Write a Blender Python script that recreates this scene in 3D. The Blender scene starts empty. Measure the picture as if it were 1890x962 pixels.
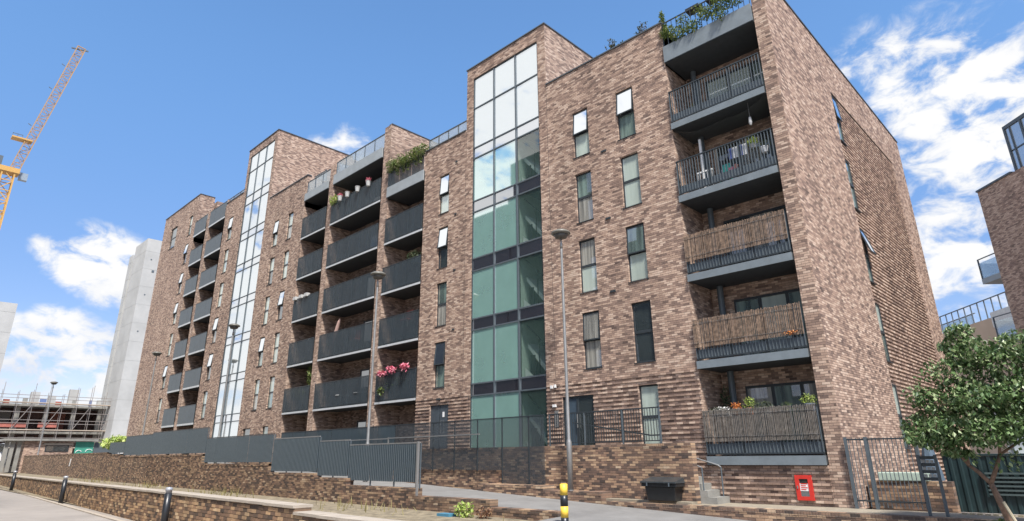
import bpy, math, random
import numpy as np
from mathutils import Vector, Matrix
rnd = random.Random(7)
sc = bpy.context.scene
col = sc.collection
R_ = math.radians
# ------------------------------------------------------------ camera
cam = bpy.data.cameras.new("camera")
cam.sensor_width = 36.0
cam.lens = 21.5687
cam.shift_x = -0.00059
cam.shift_y = -0.01617
cam.clip_end = 3000
cam.clip_start = 0.05
co = bpy.data.objects.new("camera", cam); col.objects.link(co)
m3 = ((0.71815, 0.23416, 0.65531), (0.69580, -0.22657, -0.68156), (-0.01112, 0.94543, -0.32564))
co.matrix_world = Matrix((m3[0] + (0,), m3[1] + (0,), m3[2] + (0,), (0, 0, 0, 1)))
sc.camera = co
# ------------------------------------------------------------ light, sky, exposure
sc.view_settings.view_transform = 'Standard'
sc.view_settings.look = 'None'
sc.view_settings.exposure = 1.15
sc.view_settings.gamma = 1.0
SUN_AZ = Vector((0.85, -0.53)).normalized()      # horizontal direction towards the sun
SUN_EL = R_(57)
sd = bpy.data.lights.new("sun", 'SUN'); sd.energy = 3.3; sd.angle = R_(8); sd.color = (1.0, 0.95, 0.88)
so = bpy.data.objects.new("sun", sd); col.objects.link(so)
tosun = Vector((SUN_AZ.x * math.cos(SUN_EL), SUN_AZ.y * math.cos(SUN_EL), math.sin(SUN_EL)))
so.rotation_euler = tosun.to_track_quat('Z', 'Y').to_euler()
w = bpy.data.worlds.new("World"); sc.world = w; w.use_nodes = True
nt = w.node_tree; nt.nodes.clear()
def N(t, typ, **kw):
    n = t.nodes.new(typ)
    for k, v in kw.items():
        if k.startswith('i_'):
            key = k[2:]
            key = int(key) if key.isdigit() else key
            n.inputs[key].default_value = v
        else: setattr(n, k, v)
    return n
def Lk(t, a, b): t.links.new(a, b)
def MA(t, op, a, b=None, clamp=False):
    n = t.nodes.new('ShaderNodeMath'); n.operation = op; n.use_clamp = clamp
    for i, v in enumerate((a, b)):
        if v is None: continue
        if isinstance(v, (int, float)): n.inputs[i].default_value = v
        else: t.links.new(v, n.inputs[i])
    return n.outputs[0]
out = N(nt, 'ShaderNodeOutputWorld')
sky = N(nt, 'ShaderNodeTexSky', sky_type='NISHITA', sun_disc=False, sun_elevation=SUN_EL,
        sun_rotation=math.atan2(SUN_AZ.x, SUN_AZ.y), air_density=1.0, dust_density=0.6, ozone_density=1.4)
tc = N(nt, 'ShaderNodeTexCoord')
bgs = N(nt, 'ShaderNodeBackground', i_Strength=0.15)
hs = N(nt, 'ShaderNodeHueSaturation', i_Saturation=1.18, i_Value=0.80); hs.inputs['Hue'].default_value = 0.499
Lk(nt, sky.outputs[0], hs.inputs['Color'])
gm = N(nt, 'ShaderNodeGamma', i_Gamma=1.0); Lk(nt, hs.outputs[0], gm.inputs[0])
sz = N(nt, 'ShaderNodeSeparateXYZ'); Lk(nt, tc.outputs['Generated'], sz.inputs[0])
ev = N(nt, 'ShaderNodeMapRange', interpolation_type='SMOOTHSTEP'); Lk(nt, sz.outputs[2], ev.inputs[0]); ev.inputs[1].default_value = .12; ev.inputs[2].default_value = .60; ev.inputs[3].default_value = 0; ev.inputs[4].default_value = 1.0
vs = N(nt, 'ShaderNodeVectorMath', operation='MULTIPLY'); Lk(nt, gm.outputs[0], vs.inputs[0]); em = N(nt, 'ShaderNodeMix', data_type='RGBA'); Lk(nt, ev.outputs[0], em.inputs['Factor']); em.inputs[6].default_value = (.62, .56, .64, 1); em.inputs[7].default_value = (1, 1, 1, 1); Lk(nt, em.outputs[2], vs.inputs[1]); Lk(nt, vs.outputs[0], bgs.inputs[0])
# clouds: soft banks where the photograph (and the reflections in its glass) show them
BL = [((-.085, .885, .455), 6.0, .80), ((-.055, .915, .40), 6.5, .92), ((-.015, .915, .41), 5.0, .85), ((-.13, .865, .485), 4.5, .6), ((-.09, .945, .31), 5, .78), ((-.14, .97, .19), 9, .80), ((.05, .91, .39), 8, .75),
      ((-.957, .140, .262), 2.2, .75), ((-.954, .175, .258), 3.0, .95), ((-.950, .205, .243), 3.2, 1.0), ((-.943, .235, .232), 2.6, .85), ((-.978, .16, .135), 3.4, 1.15), ((-.972, .20, .120), 3.2, 1.15), ((-.985, .12, .12), 3.4, 1.0), ((-.97, .22, .04), 6, 1.1), ((-.99, .05, .02), 7, 1.0),
      ((-.772, .445, .45), 2.6, .62), ((-.80, .42, .43), 3.2, .5), 
      ((-.60, -.62, .50), 34, 1.7), ((-.84, -.50, .15), 23, 1.8), ((-.77, -.50, .40), 23, 1.8), ((.75, -.35, .4), 24, .9), ((.2, -.9, .35), 22, .8)]
nrm = N(nt, 'ShaderNodeVectorMath', operation='NORMALIZE'); Lk(nt, tc.outputs['Generated'], nrm.inputs[0])
cov = None
for d, rad, s in BL:
    dv = Vector(d).normalized()
    dp = N(nt, 'ShaderNodeVectorMath', operation='DOT_PRODUCT'); Lk(nt, nrm.outputs[0], dp.inputs[0]); dp.inputs[1].default_value = dv
    mr = N(nt, 'ShaderNodeMapRange', interpolation_type='SMOOTHSTEP'); Lk(nt, dp.outputs['Value'], mr.inputs[0])
    mr.inputs[1].default_value = math.cos(R_(rad * 1.25)); mr.inputs[2].default_value = math.cos(R_(rad * .3))
    mr.inputs[3].default_value = 0; mr.inputs[4].default_value = s
    cov = mr.outputs[0] if cov is None else MA(nt, 'MAXIMUM', cov, mr.outputs[0])
mp = N(nt, 'ShaderNodeMapping'); mp.inputs['Scale'].default_value = (1, 1, 1.7); Lk(nt, nrm.outputs[0], mp.inputs[0])
n1 = N(nt, 'ShaderNodeTexNoise', i_Scale=17.0, i_Detail=10.0, i_Roughness=0.60, i_Distortion=0.35); Lk(nt, mp.outputs[0], n1.inputs['Vector'])
n2 = N(nt, 'ShaderNodeTexNoise', i_Scale=6.3, i_Detail=5.0, i_Roughness=0.5); Lk(nt, mp.outputs[0], n2.inputs['Vector'])
nz = MA(nt, 'SUBTRACT', n1.outputs[0], 0.5)
dens = MA(nt, 'ADD', MA(nt, 'MULTIPLY', cov, MA(nt, 'ADD', MA(nt, 'MULTIPLY', nz, 2.3), MA(nt, 'ADD', MA(nt, 'MULTIPLY', MA(nt, 'SUBTRACT', n2.outputs[0], 0.5), 1.2), 0.58))), MA(nt, 'MULTIPLY', nz, 0.5))
mr = N(nt, 'ShaderNodeMapRange', interpolation_type='SMOOTHSTEP'); Lk(nt, dens, mr.inputs[0])
mr.inputs[1].default_value = 0.13; mr.inputs[2].default_value = 0.66
sep = N(nt, 'ShaderNodeSeparateXYZ'); Lk(nt, nrm.outputs[0], sep.inputs[0])
hz = N(nt, 'ShaderNodeMapRange', interpolation_type='SMOOTHSTEP'); Lk(nt, sep.outputs[2], hz.inputs[0])
hz.inputs[1].default_value = 0.20; hz.inputs[2].default_value = -0.02; hz.inputs[3].default_value = 0; hz.inputs[4].default_value = 0.5
msk = MA(nt, 'MAXIMUM', mr.outputs[0], hz.outputs[0])
shd = N(nt, 'ShaderNodeMapRange'); Lk(nt, MA(nt, 'ADD', n2.outputs[0], MA(nt, 'MULTIPLY', dens, .25)), shd.inputs[0]); shd.inputs[1].default_value = .42; shd.inputs[2].default_value = .70
cc = N(nt, 'ShaderNodeMix', data_type='RGBA'); Lk(nt, shd.outputs[0], cc.inputs['Factor'])
cc.inputs[6].default_value = (.78, .82, .91, 1); cc.inputs[7].default_value = (1.0, 1.0, 1.0, 1)
bgc = N(nt, 'ShaderNodeBackground', i_Strength=0.455); Lk(nt, cc.outputs[2], bgc.inputs[0])
mx = N(nt, 'ShaderNodeMixShader'); Lk(nt, msk, mx.inputs[0]); Lk(nt, bgs.outputs[0], mx.inputs[1]); Lk(nt, bgc.outputs[0], mx.inputs[2])
Lk(nt, mx.outputs[0], out.inputs[0])

# ------------------------------------------------------------ materials
MATS = {}
def plain(name, colr, rough=.6, metal=0, var=.12, scale=6, bump=0, spec=.5, stain=0):
    """Principled with gentle procedural colour wear and grain."""
    if name in MATS: return MATS[name]
    m = bpy.data.materials.new(name); m.use_nodes = True; t = m.node_tree
    b = t.nodes['Principled BSDF']; b.inputs['Roughness'].default_value = rough; b.inputs['Metallic'].default_value = metal
    b.inputs['Specular IOR Level'].default_value = spec
    g = N(t, 'ShaderNodeNewGeometry')
    n = N(t, 'ShaderNodeTexNoise', i_Scale=scale, i_Detail=6.0, i_Roughness=.6); Lk(t, g.outputs['Position'], n.inputs['Vector'])
    r = N(t, 'ShaderNodeMapRange'); Lk(t, n.outputs[0], r.inputs[0]); r.inputs[1].default_value = .3; r.inputs[2].default_value = .7
    mxn = N(t, 'ShaderNodeMix', data_type='RGBA'); Lk(t, r.outputs[0], mxn.inputs['Factor'])
    mxn.inputs[6].default_value = tuple(c * (1 - var) for c in colr) + (1,)
    mxn.inputs[7].default_value = tuple(min(1, c * (1 + var)) for c in colr) + (1,)
    fin = mxn.outputs[2]
    if stain:       # scuffs, tyre marks and damp patches
        s1 = N(t, 'ShaderNodeTexNoise', i_Scale=.55, i_Detail=8.0, i_Roughness=.7, i_Distortion=1.2); Lk(t, g.outputs['Position'], s1.inputs['Vector'])
        s2 = N(t, 'ShaderNodeMapRange'); Lk(t, s1.outputs[0], s2.inputs[0]); s2.inputs[1].default_value = .50; s2.inputs[2].default_value = .68; s2.inputs[3].default_value = 0; s2.inputs[4].default_value = stain
        s3 = N(t, 'ShaderNodeMix', data_type='RGBA'); Lk(t, s2.outputs[0], s3.inputs['Factor']); Lk(t, fin, s3.inputs[6]); s3.inputs[7].default_value = tuple(c * .62 for c in colr) + (1,); fin = s3.outputs[2]
    Lk(t, fin, b.inputs['Base Color'])
    if bump:
        n3 = N(t, 'ShaderNodeTexNoise', i_Scale=scale * 12, i_Detail=4.0); Lk(t, g.outputs['Position'], n3.inputs['Vector'])
        bp = N(t, 'ShaderNodeBump', i_Strength=bump, i_Distance=.02); Lk(t, n3.outputs[0], bp.inputs['Height']); Lk(t, bp.outputs[0], b.inputs['Normal'])
    MATS[name] = m
    return m
PAL_F = [(0, (.108, .075, .064)), (.14, (.185, .129, .105)), (.32, (.268, .184, .145)), (.50, (.348, .240, .185)), (.64, (.428, .300, .228)), (.80, (.510, .374, .290)), (.94, (.58, .445, .350))]
PAL_W = [(0, (.045, .036, .033)), (.20, (.085, .062, .053)), (.38, (.14, .092, .070)), (.56, (.215, .136, .096)), (.74, (.30, .198, .13)), (.87, (.39, .27, .175)), (.95, (.46, .35, .25))]
PAL_R = [(0, (.16, .112, .094)), (.25, (.28, .19, .152)), (.5, (.41, .28, .215)), (.78, (.55, .40, .31))]
def brick_mat(key, d, pal, mortar=(.17, .145, .125), soldier=False, patch=.22, dirt=0.0, L=.225, H=.075):
    """Individually toned bricks on a world lattice shared with the brick geometry."""
    if key in MATS: return MATS[key]
    m = bpy.data.materials.new(key); m.use_nodes = True; t = m.node_tree
    b = t.nodes['Principled BSDF']; b.inputs['Roughness'].default_value = .88; b.inputs['Specular IOR Level'].default_value = .25
    g = N(t, 'ShaderNodeNewGeometry')
    dp = N(t, 'ShaderNodeVectorMath', operation='DOT_PRODUCT'); Lk(t, g.outputs['Position'], dp.inputs[0]); dp.inputs[1].default_value = (d[0], d[1], 0)
    sp = N(t, 'ShaderNodeSeparateXYZ'); Lk(t, g.outputs['Position'], sp.inputs[0])
    rowf = MA(t, 'DIVIDE', sp.outputs[2], H); row = MA(t, 'FLOOR', rowf)
    off = MA(t, 'MULTIPLY', MA(t, 'FLOORED_MODULO', row, 2.0), .5)
    uf = MA(t, 'SUBTRACT', MA(t, 'DIVIDE', dp.outputs['Value'], L), off); cell = MA(t, 'FLOOR', uf)
    cb = N(t, 'ShaderNodeCombineXYZ'); Lk(t, cell, cb.inputs[0]); Lk(t, row, cb.inputs[1])
    wn = N(t, 'ShaderNodeTexWhiteNoise', noise_dimensions='3D'); Lk(t, cb.outputs[0], wn.inputs['Vector'])
    pn = N(t, 'ShaderNodeTexNoise', i_Scale=.55, i_Detail=3.0); Lk(t, g.outputs['Position'], pn.inputs['Vector'])
    # neighbouring courses share a drift of tone, as laid from mixed packs
    sc2 = N(t, 'ShaderNodeVectorMath', operation='MULTIPLY'); Lk(t, cb.outputs[0], sc2.inputs[0]); sc2.inputs[1].default_value = (.6, .42, 1)
    fl = N(t, 'ShaderNodeTexNoise', i_Scale=1.0, i_Detail=2.0); Lk(t, sc2.outputs[0], fl.inputs['Vector'])
    v = MA(t, 'ADD', MA(t, 'MULTIPLY', wn.outputs['Value'], .76), MA(t, 'MULTIPLY', MA(t, 'SUBTRACT', fl.outputs[0], .5), .60))
    v = MA(t, 'ADD', v, MA(t, 'MULTIPLY', MA(t, 'SUBTRACT', pn.outputs[0], .5), patch * 1.6))
    v = MA(t, 'ADD', v, .14, clamp=True)
    cr = N(t, 'ShaderNodeValToRGB'); cr.color_ramp.interpolation = 'LINEAR'
    e = cr.color_ramp.elements
    e[0].position = pal[0][0]; e[0].color = pal[0][1] + (1,)
    e[1].position = pal[1][0]; e[1].color = pal[1][1] + (1,)
    for p, c in pal[2:]:
        q = e.new(p); q.color = c + (1,)
    Lk(t, v, cr.inputs[0])
    # grain within each brick
    gn = N(t, 'ShaderNodeTexNoise', i_Scale=26.0, i_Detail=5.0, i_Roughness=.7); Lk(t, g.outputs['Position'], gn.inputs['Vector'])
    gr = N(t, 'ShaderNodeMapRange'); Lk(t, gn.outputs[0], gr.inputs[0]); gr.inputs[1].default_value = .25; gr.inputs[2].default_value = .75; gr.inputs[3].default_value = .80; gr.inputs[4].default_value = 1.2
    vm = N(t, 'ShaderNodeVectorMath', operation='SCALE'); Lk(t, cr.outputs[0], vm.inputs[0]); Lk(t, gr.outputs[0], vm.inputs['Scale'])
    # mortar joints
    fu = MA(t, 'FRACT', uf); fv = MA(t, 'FRACT', rowf)
    a1 = MA(t, 'MINIMUM', MA(t, 'MULTIPLY', MA(t, 'MINIMUM', fu, MA(t, 'SUBTRACT', 1.0, fu)), L), MA(t, 'MULTIPLY', MA(t, 'MINIMUM', fv, MA(t, 'SUBTRACT', 1.0, fv)), H))
    jm = N(t, 'ShaderNodeMapRange'); Lk(t, a1, jm.inputs[0]); jm.inputs[1].default_value = .0035; jm.inputs[2].default_value = .0055
    mxn = N(t, 'ShaderNodeMix', data_type='RGBA'); Lk(t, jm.outputs[0], mxn.inputs['Factor'])
    mxn.inputs[6].default_value = mortar + (1,); Lk(t, vm.outputs[0], mxn.inputs[7])
    fin = mxn.outputs[2]
    # rain streaks down the face
    mps = N(t, 'ShaderNodeMapping'); mps.inputs['Scale'].default_value = (1.6, 1.6, .13); Lk(t, g.outputs['Position'], mps.inputs[0])
    rs = N(t, 'ShaderNodeTexNoise', i_Scale=1.0, i_Detail=5.0, i_Roughness=.65); Lk(t, mps.outputs[0], rs.inputs['Vector'])
    rr = N(t, 'ShaderNodeMapRange'); Lk(t, rs.outputs[0], rr.inputs[0]); rr.inputs[1].default_value = .3; rr.inputs[2].default_value = .7; rr.inputs[3].default_value = .84; rr.inputs[4].default_value = 1.10
    rv = N(t, 'ShaderNodeVectorMath', operation='SCALE'); Lk(t, fin, rv.inputs[0]); Lk(t, rr.outputs[0], rv.inputs['Scale']); fin = rv.outputs[0]
    if dirt:
        dn = N(t, 'ShaderNodeTexNoise', i_Scale=1.1, i_Detail=5.0, i_Roughness=.65); Lk(t, g.outputs['Position'], dn.inputs['Vector'])
        dr = N(t, 'ShaderNodeMapRange'); Lk(t, dn.outputs[0], dr.inputs[0]); dr.inputs[1].default_value = .42; dr.inputs[2].default_value = .66; dr.inputs[3].default_value = 0; dr.inputs[4].default_value = dirt
        dm = N(t, 'ShaderNodeMix', data_type='RGBA'); Lk(t, dr.outputs[0], dm.inputs['Factor']); Lk(t, fin, dm.inputs[6]); dm.inputs[7].default_value = (.075, .062, .045, 1)
        fin = dm.outputs[2]
    Lk(t, fin, b.inputs['Base Color'])
    bp = N(t, 'ShaderNodeBump', i_Strength=.5, i_Distance=.008)
    Lk(t, MA(t, 'ADD', jm.outputs[0], MA(t, 'MULTIPLY', gn.outputs[0], .5)), bp.inputs['Height']); Lk(t, bp.outputs[0], b.inputs['Normal'])
    MATS[key] = m
    return m
BX = brick_mat('facade_brick_along_x', (1, 0), PAL_F)
BY = brick_mat('facade_brick_along_y', (0, 1), PAL_F)
WX = brick_mat('garden_wall_brick_along_x', (1, 0), PAL_W, mortar=(.14, .12, .095), dirt=.35)
WY = brick_mat('garden_wall_brick_along_y', (0, 1), PAL_W, mortar=(.14, .12, .095), dirt=.35)
PX_ = brick_mat('patio_wall_brick', (1, 0), [(a, tuple(c * 1.22 for c in q)) for a, q in PAL_W], mortar=(.16, .135, .11), dirt=.2)
def glassy(name, base, refl=.45, rough=.02, tint=(.95, .98, 1), var=.1, wob=.0, pleat=0):
    if name in MATS: return MATS[name]
    m = bpy.data.materials.new(name); m.use_nodes = True; t = m.node_tree; t.nodes.clear()
    o = N(t, 'ShaderNodeOutputMaterial'); g = N(t, 'ShaderNodeNewGeometry')
    n = N(t, 'ShaderNodeTexNoise', i_Scale=1.3, i_Detail=3.0); Lk(t, g.outputs['Position'], n.inputs['Vector'])
    mxn = N(t, 'ShaderNodeMix', data_type='RGBA'); Lk(t, n.outputs[0], mxn.inputs['Factor'])
    mxn.inputs[6].default_value = tuple(c * (1 - var) for c in base) + (1,); mxn.inputs[7].default_value = tuple(c * (1 + var) for c in base) + (1,)
    if pleat:
        mpn = N(t, 'ShaderNodeMapping'); mpn.inputs['Scale'].default_value = (pleat, pleat, .35); Lk(t, g.outputs['Position'], mpn.inputs[0]); Lk(t, mpn.outputs[0], n.inputs['Vector'])
        n.inputs['Scale'].default_value = 1.0; ct = N(t, 'ShaderNodeMapRange'); Lk(t, n.outputs[0], ct.inputs[0]); ct.inputs[1].default_value = .33; ct.inputs[2].default_value = .67; Lk(t, ct.outputs[0], mxn.inputs['Factor'])
    d = N(t, 'ShaderNodeBsdfDiffuse'); Lk(t, mxn.outputs[2], d.inputs[0])
    gl = N(t, 'ShaderNodeBsdfGlossy', i_Roughness=rough); gl.inputs[0].default_value = tint + (1,)
    if wob:
        wn = N(t, 'ShaderNodeTexNoise', i_Scale=.8, i_Detail=1.0); Lk(t, g.outputs['Position'], wn.inputs['Vector'])
        bp = N(t, 'ShaderNodeBump', i_Strength=wob, i_Distance=.05); Lk(t, wn.outputs[0], bp.inputs['Height']); Lk(t, bp.outputs[0], gl.inputs['Normal'])
    lw = N(t, 'ShaderNodeLayerWeight', i_Blend=.35)
    f = MA(t, 'ADD', MA(t, 'MULTIPLY', lw.outputs['Fresnel'], .8), refl, clamp=True)
    x = N(t, 'ShaderNodeMixShader'); Lk(t, f, x.inputs[0]); Lk(t, d.outputs[0], x.inputs[1]); Lk(t, gl.outputs[0], x.inputs[2]); Lk(t, x.outputs[0], o.inputs[0])
    MATS[name] = m
    return m
def seethrough(name, base, alpha, rough=.5, glossy=0.0, tint=(.8, .9, .88), streak=0):
    """alpha = share of solid surface; the rest is open (mesh) or clear (glass)."""
    if name in MATS: return MATS[name]
    m = bpy.data.materials.new(name); m.use_nodes = True; t = m.node_tree; t.nodes.clear()
    o = N(t, 'ShaderNodeOutputMaterial'); g = N(t, 'ShaderNodeNewGeometry')
    n = N(t, 'ShaderNodeTexNoise', i_Scale=2.3, i_Detail=5.0); Lk(t, g.outputs['Position'], n.inputs['Vector'])
    mxn = N(t, 'ShaderNodeMix', data_type='RGBA'); Lk(t, n.outputs[0], mxn.inputs['Factor'])
    mxn.inputs[6].default_value = tuple(c * .8 for c in base) + (1,); mxn.inputs[7].default_value = tuple(c * 1.25 for c in base) + (1,)
    p = N(t, 'ShaderNodeBsdfPrincipled', i_Roughness=rough); Lk(t, mxn.outputs[2], p.inputs['Base Color'])
    tr = N(t, 'ShaderNodeBsdfTransparent'); tr.inputs[0].default_value = (tint if glossy else (1, 1, 1)) + (1,)
    x = N(t, 'ShaderNodeMixShader', i_Fac=alpha); Lk(t, tr.outputs[0], x.inputs[1]); Lk(t, p.outputs[0], x.inputs[2])
    if streak:      # uneven perforation and grime running down the sheets
        mpn = N(t, 'ShaderNodeMapping'); mpn.inputs['Scale'].default_value = (7, 7, .55); Lk(t, g.outputs['Position'], mpn.inputs[0])
        ns = N(t, 'ShaderNodeTexNoise', i_Scale=1.0, i_Detail=4.0, i_Roughness=.6); Lk(t, mpn.outputs[0], ns.inputs['Vector'])
        fr_ = MA(t, 'ADD', alpha, MA(t, 'MULTIPLY', MA(t, 'SUBTRACT', ns.outputs[0], .5), streak * 2), clamp=True); Lk(t, fr_, x.inputs[0])
    last = x.outputs[0]
    if glossy:
        gl = N(t, 'ShaderNodeBsdfGlossy', i_Roughness=.02)
        lw = N(t, 'ShaderNodeLayerWeight', i_Blend=.35)
        f = MA(t, 'ADD', MA(t, 'MULTIPLY', lw.outputs['Fresnel'], .45), glossy, clamp=True)
        y = N(t, 'ShaderNodeMixShader'); Lk(t, f, y.inputs[0]); Lk(t, last, y.inputs[1]); Lk(t, gl.outputs[0], y.inputs[2]); last = y.outputs[0]
    Lk(t, last, o.inputs[0]); MATS[name] = m
    return m
def leafy(name, c1, c2, c3, trans=.25):
    if name in MATS: return MATS[name]
    m = bpy.data.materials.new(name); m.use_nodes = True; t = m.node_tree; t.nodes.clear()
    o = N(t, 'ShaderNodeOutputMaterial'); g = N(t, 'ShaderNodeNewGeometry')
    cr = N(t, 'ShaderNodeValToRGB'); e = cr.color_ramp.elements
    e[0].color = c1 + (1,); e[1].color = c3 + (1,); e[1].position = .95; q = e.new(.55); q.color = c2 + (1,)
    wnn = N(t, 'ShaderNodeTexWhiteNoise', noise_dimensions='1D')
    Lk(t, g.outputs['Random Per Island'], cr.inputs[0])
    p = N(t, 'ShaderNodeBsdfPrincipled', i_Roughness=.42); Lk(t, cr.outputs[0], p.inputs['Base Color'])
    tl = N(t, 'ShaderNodeBsdfTranslucent'); Lk(t, cr.outputs[0], tl.inputs[0])
    x = N(t, 'ShaderNodeMixShader', i_Fac=trans); Lk(t, p.outputs[0], x.inputs[1]); Lk(t, tl.outputs[0], x.inputs[2]); Lk(t, x.outputs[0], o.inputs[0])
    MATS[name] = m
    return m
ANTH = plain('anthracite_metal', (.030, .038, .044), .45, 0, .15)
SLATE = plain('slate_grey_metal', (.085, .105, .120), .5, 0, .12)
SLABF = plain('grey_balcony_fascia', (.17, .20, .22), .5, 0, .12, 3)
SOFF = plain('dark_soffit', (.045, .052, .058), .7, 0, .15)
LSTRIP = plain('pale_slab_edge', (.50, .52, .53), .55, 0, .1)
FASC = plain('light_grey_fascia', (.30, .33, .345), .5, 0, .1, 2)
COP = plain('coping_metal', (.07, .08, .09), .4, 0, .1)
CONC = plain('pale_concrete', (.40, .40, .385), .85, 0, .12, .35, .2)
CONC2 = plain('old_concrete', (.24, .235, .215), .9, 0, .2, 1.2, .3)
STONE = plain('coping_stone', (.36, .31, .25), .85, 0, .16, 2.5, .3)
WHITE = plain('white_paint', (.78, .78, .77), .4, 0, .04)
GALV = plain('galvanised_steel', (.29, .29, .285), .45, .5, .12, 4)
ROADM = plain('pale_paving', (.275, .245, .215), .9, 0, .10, .9, .35, stain=.35)
RAMPM = plain('grey_ramp_concrete', (.185, .18, .172), .9, 0, .13, 1.3, .4, stain=.45)
SOIL = plain('soil_and_gravel', (.20, .165, .11), .95, 0, .45, 3, .6)
MESHP = seethrough('balcony_mesh', (.030, .045, .056), .69, streak=.30)
MESHF = seethrough('fence_mesh', (.040, .062, .078), .80, streak=.16)
MESHL = seethrough('wall_mesh', (.060, .072, .082), .36)
PGREEN = glassy('frosted_green_glass', (.40, .70, .60), .58, .03, var=.12)
PWHITE = glassy('sky_painted_stair_glass', (.50, .57, .58), .66, .03, var=.08, wob=.05)  # same stair glass, white sky reflection put into a paler base colour
PSPAN2 = glassy('sky_painted_spandrel_glass', (.22, .22, .25), .72, .02)  # spandrel copy, base lightened to carry the reflected white sky
PSPAN = glassy('dark_spandrel_glass', (.035, .028, .032), .55, .02)
PCLEAR = seethrough('clear_stair_glass', (.20, .36, .30), .12, .2, glossy=.20, tint=(.86, .95, .91))
WBLIND = glassy('window_pane_pale_blind', (.50, .58, .51), .26, .02, var=.16, pleat=3.0)
WDARK = glassy('window_pane_dark_room', (.035, .045, .045), .26, .02, var=.4)
WCURT = glassy('window_pane_grey_curtain', (.32, .31, .27), .24, .02, var=.45, pleat=11.0)
WMID = glassy('window_pane_green_grey', (.16, .22, .19), .26, .02, var=.6, pleat=3.5)
GLB = seethrough('glass_balustrade', (.55, .60, .66), .16, .1, glossy=.14, tint=(.85, .92, .95))

# ------------------------------------------------------------ mesh helpers
class MB:
    def __init__(s): s.v = []; s.f = []
    def box(s, x0, x1, y0, y1, z0, z1):
        b = len(s.v)
        s.v += [(x0, y0, z0), (x1, y0, z0), (x1, y1, z0), (x0, y1, z0), (x0, y0, z1), (x1, y0, z1), (x1, y1, z1), (x0, y1, z1)]
        s.f += [(b, b+3, b+2, b+1), (b+4, b+5, b+6, b+7), (b, b+1, b+5, b+4), (b+1, b+2, b+6, b+5), (b+2, b+3, b+7, b+6), (b+3, b, b+4, b+7)]
        return s
    def quad(s, a, b_, c, d):
        b = len(s.v); s.v += [tuple(a), tuple(b_), tuple(c), tuple(d)]; s.f.append((b, b+1, b+2, b+3)); return s
    def poly(s, pts):
        b = len(s.v); s.v += [tuple(p) for p in pts]; s.f.append(tuple(range(b, b+len(pts)))); return s
    def tube(s, pts, rad, n=8, cap=True):
        P = [Vector(p) for p in pts]
        if not isinstance(rad, (list, tuple)): rad = [rad] * len(P)
        b0 = len(s.v)
        up = Vector((0, 0, 1))
        for i, p in enumerate(P):
            d = (P[min(i+1, len(P)-1)] - P[max(i-1, 0)]).normalized()
            a = d.cross(up if abs(d.z) < .95 else Vector((1, 0, 0))).normalized(); c = d.cross(a)
            for k in range(n):
                an = 2 * math.pi * k / n
                s.v.append(tuple(p + (a * math.cos(an) + c * math.sin(an)) * rad[i]))
        for i in range(len(P) - 1):
            for k in range(n):
                q = b0 + i * n; k2 = (k + 1) % n
                s.f.append((q + k, q + k2, q + n + k2, q + n + k))
        if cap:
            s.f.append(tuple(b0 + k for k in range(n))[::-1]); s.f.append(tuple(b0 + (len(P)-1) * n + k for k in range(n)))
        return s
    def lathe(s, c, prof, n=16):
        return s.tube([(c[0], c[1], c[2] + z) for r, z in prof], [max(r, .001) for r, z in prof], n)
    def bar(s, a, b_, w_, h_=None):
        h_ = h_ or w_
        a = Vector(a); b2 = Vector(b_); d = (b2 - a).normalized(); up = Vector((0, 0, 1))
        if abs(d.z) > .95: up = Vector((0, 1, 0))
        x = d.cross(up).normalized() * w_ / 2; y = x.cross(d).normalized() * h_ / 2
        b0 = len(s.v)
        for p in (a, b2):
            s.v += [tuple(p - x - y), tuple(p + x - y), tuple(p + x + y), tuple(p - x + y)]
        s.f += [(b0, b0+1, b0+2, b0+3), (b0+7, b0+6, b0+5, b0+4)] + [(b0+i, b0+4+i, b0+4+(i+1) % 4, b0+(i+1) % 4) for i in range(4)]
        return s
    def build(s, name, m, parent=None, smooth=False, bevel=0, stuff=False, fix=False):
        me = bpy.data.meshes.new(name); me.from_pydata(s.v, [], s.f); me.validate()
        if m: me.materials.append(m)
        if fix or bevel:
            import bmesh
            bm = bmesh.new(); bm.from_mesh(me)
            if bevel:
                bmesh.ops.bevel(bm, geom=[e for e in bm.edges if e.is_manifold and e.calc_face_angle(0) > .6], offset=bevel, segments=2, affect='EDGES', profile=.6)
            bmesh.ops.recalc_face_normals(bm, faces=bm.faces); bm.to_mesh(me); bm.free()
        if smooth: me.polygons.foreach_set('use_smooth', [True] * len(me.polygons))
        o = bpy.data.objects.new(name, me); col.objects.link(o)
        if parent: attach(o, parent)
        if stuff: o['kind'] = 'stuff'
        return o
def attach(o, parent):
    o.parent = parent
    if parent.type == 'EMPTY' or tuple(parent.location) != (0, 0, 0) or parent.parent:
        bpy_inv = world_inv(parent); o.matrix_parent_inverse = bpy_inv
def world_mat(o):
    m = o.matrix_basis.copy() if hasattr(o, 'matrix_basis') else Matrix()
    if o.parent: m = world_mat(o.parent) @ o.matrix_parent_inverse @ m
    return m
def world_inv(o): return world_mat(o).inverted()
def thing(name, loc, label, cat, group=None, rz=0):
    o = bpy.data.objects.new(name, None); col.objects.link(o); o.location = loc; o.rotation_euler = (0, 0, rz)
    o.empty_display_size = .3
    return tag(o, label, cat, group)
def tag(o, label=None, cat=None, group=None, kind=None):
    if label: o['label'] = label
    if cat: o['category'] = cat
    if group: o['group'] = group
    if kind: o['kind'] = kind
    return o
def copy_tree(o, parent=None):
    c = o.copy(); col.objects.link(c)
    if parent is not None: c.parent = parent; c.matrix_parent_inverse = o.matrix_parent_inverse.copy()
    for ch in list(o.children): copy_tree(ch, c)
    return c
L_, H_ = .225, .075
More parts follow.
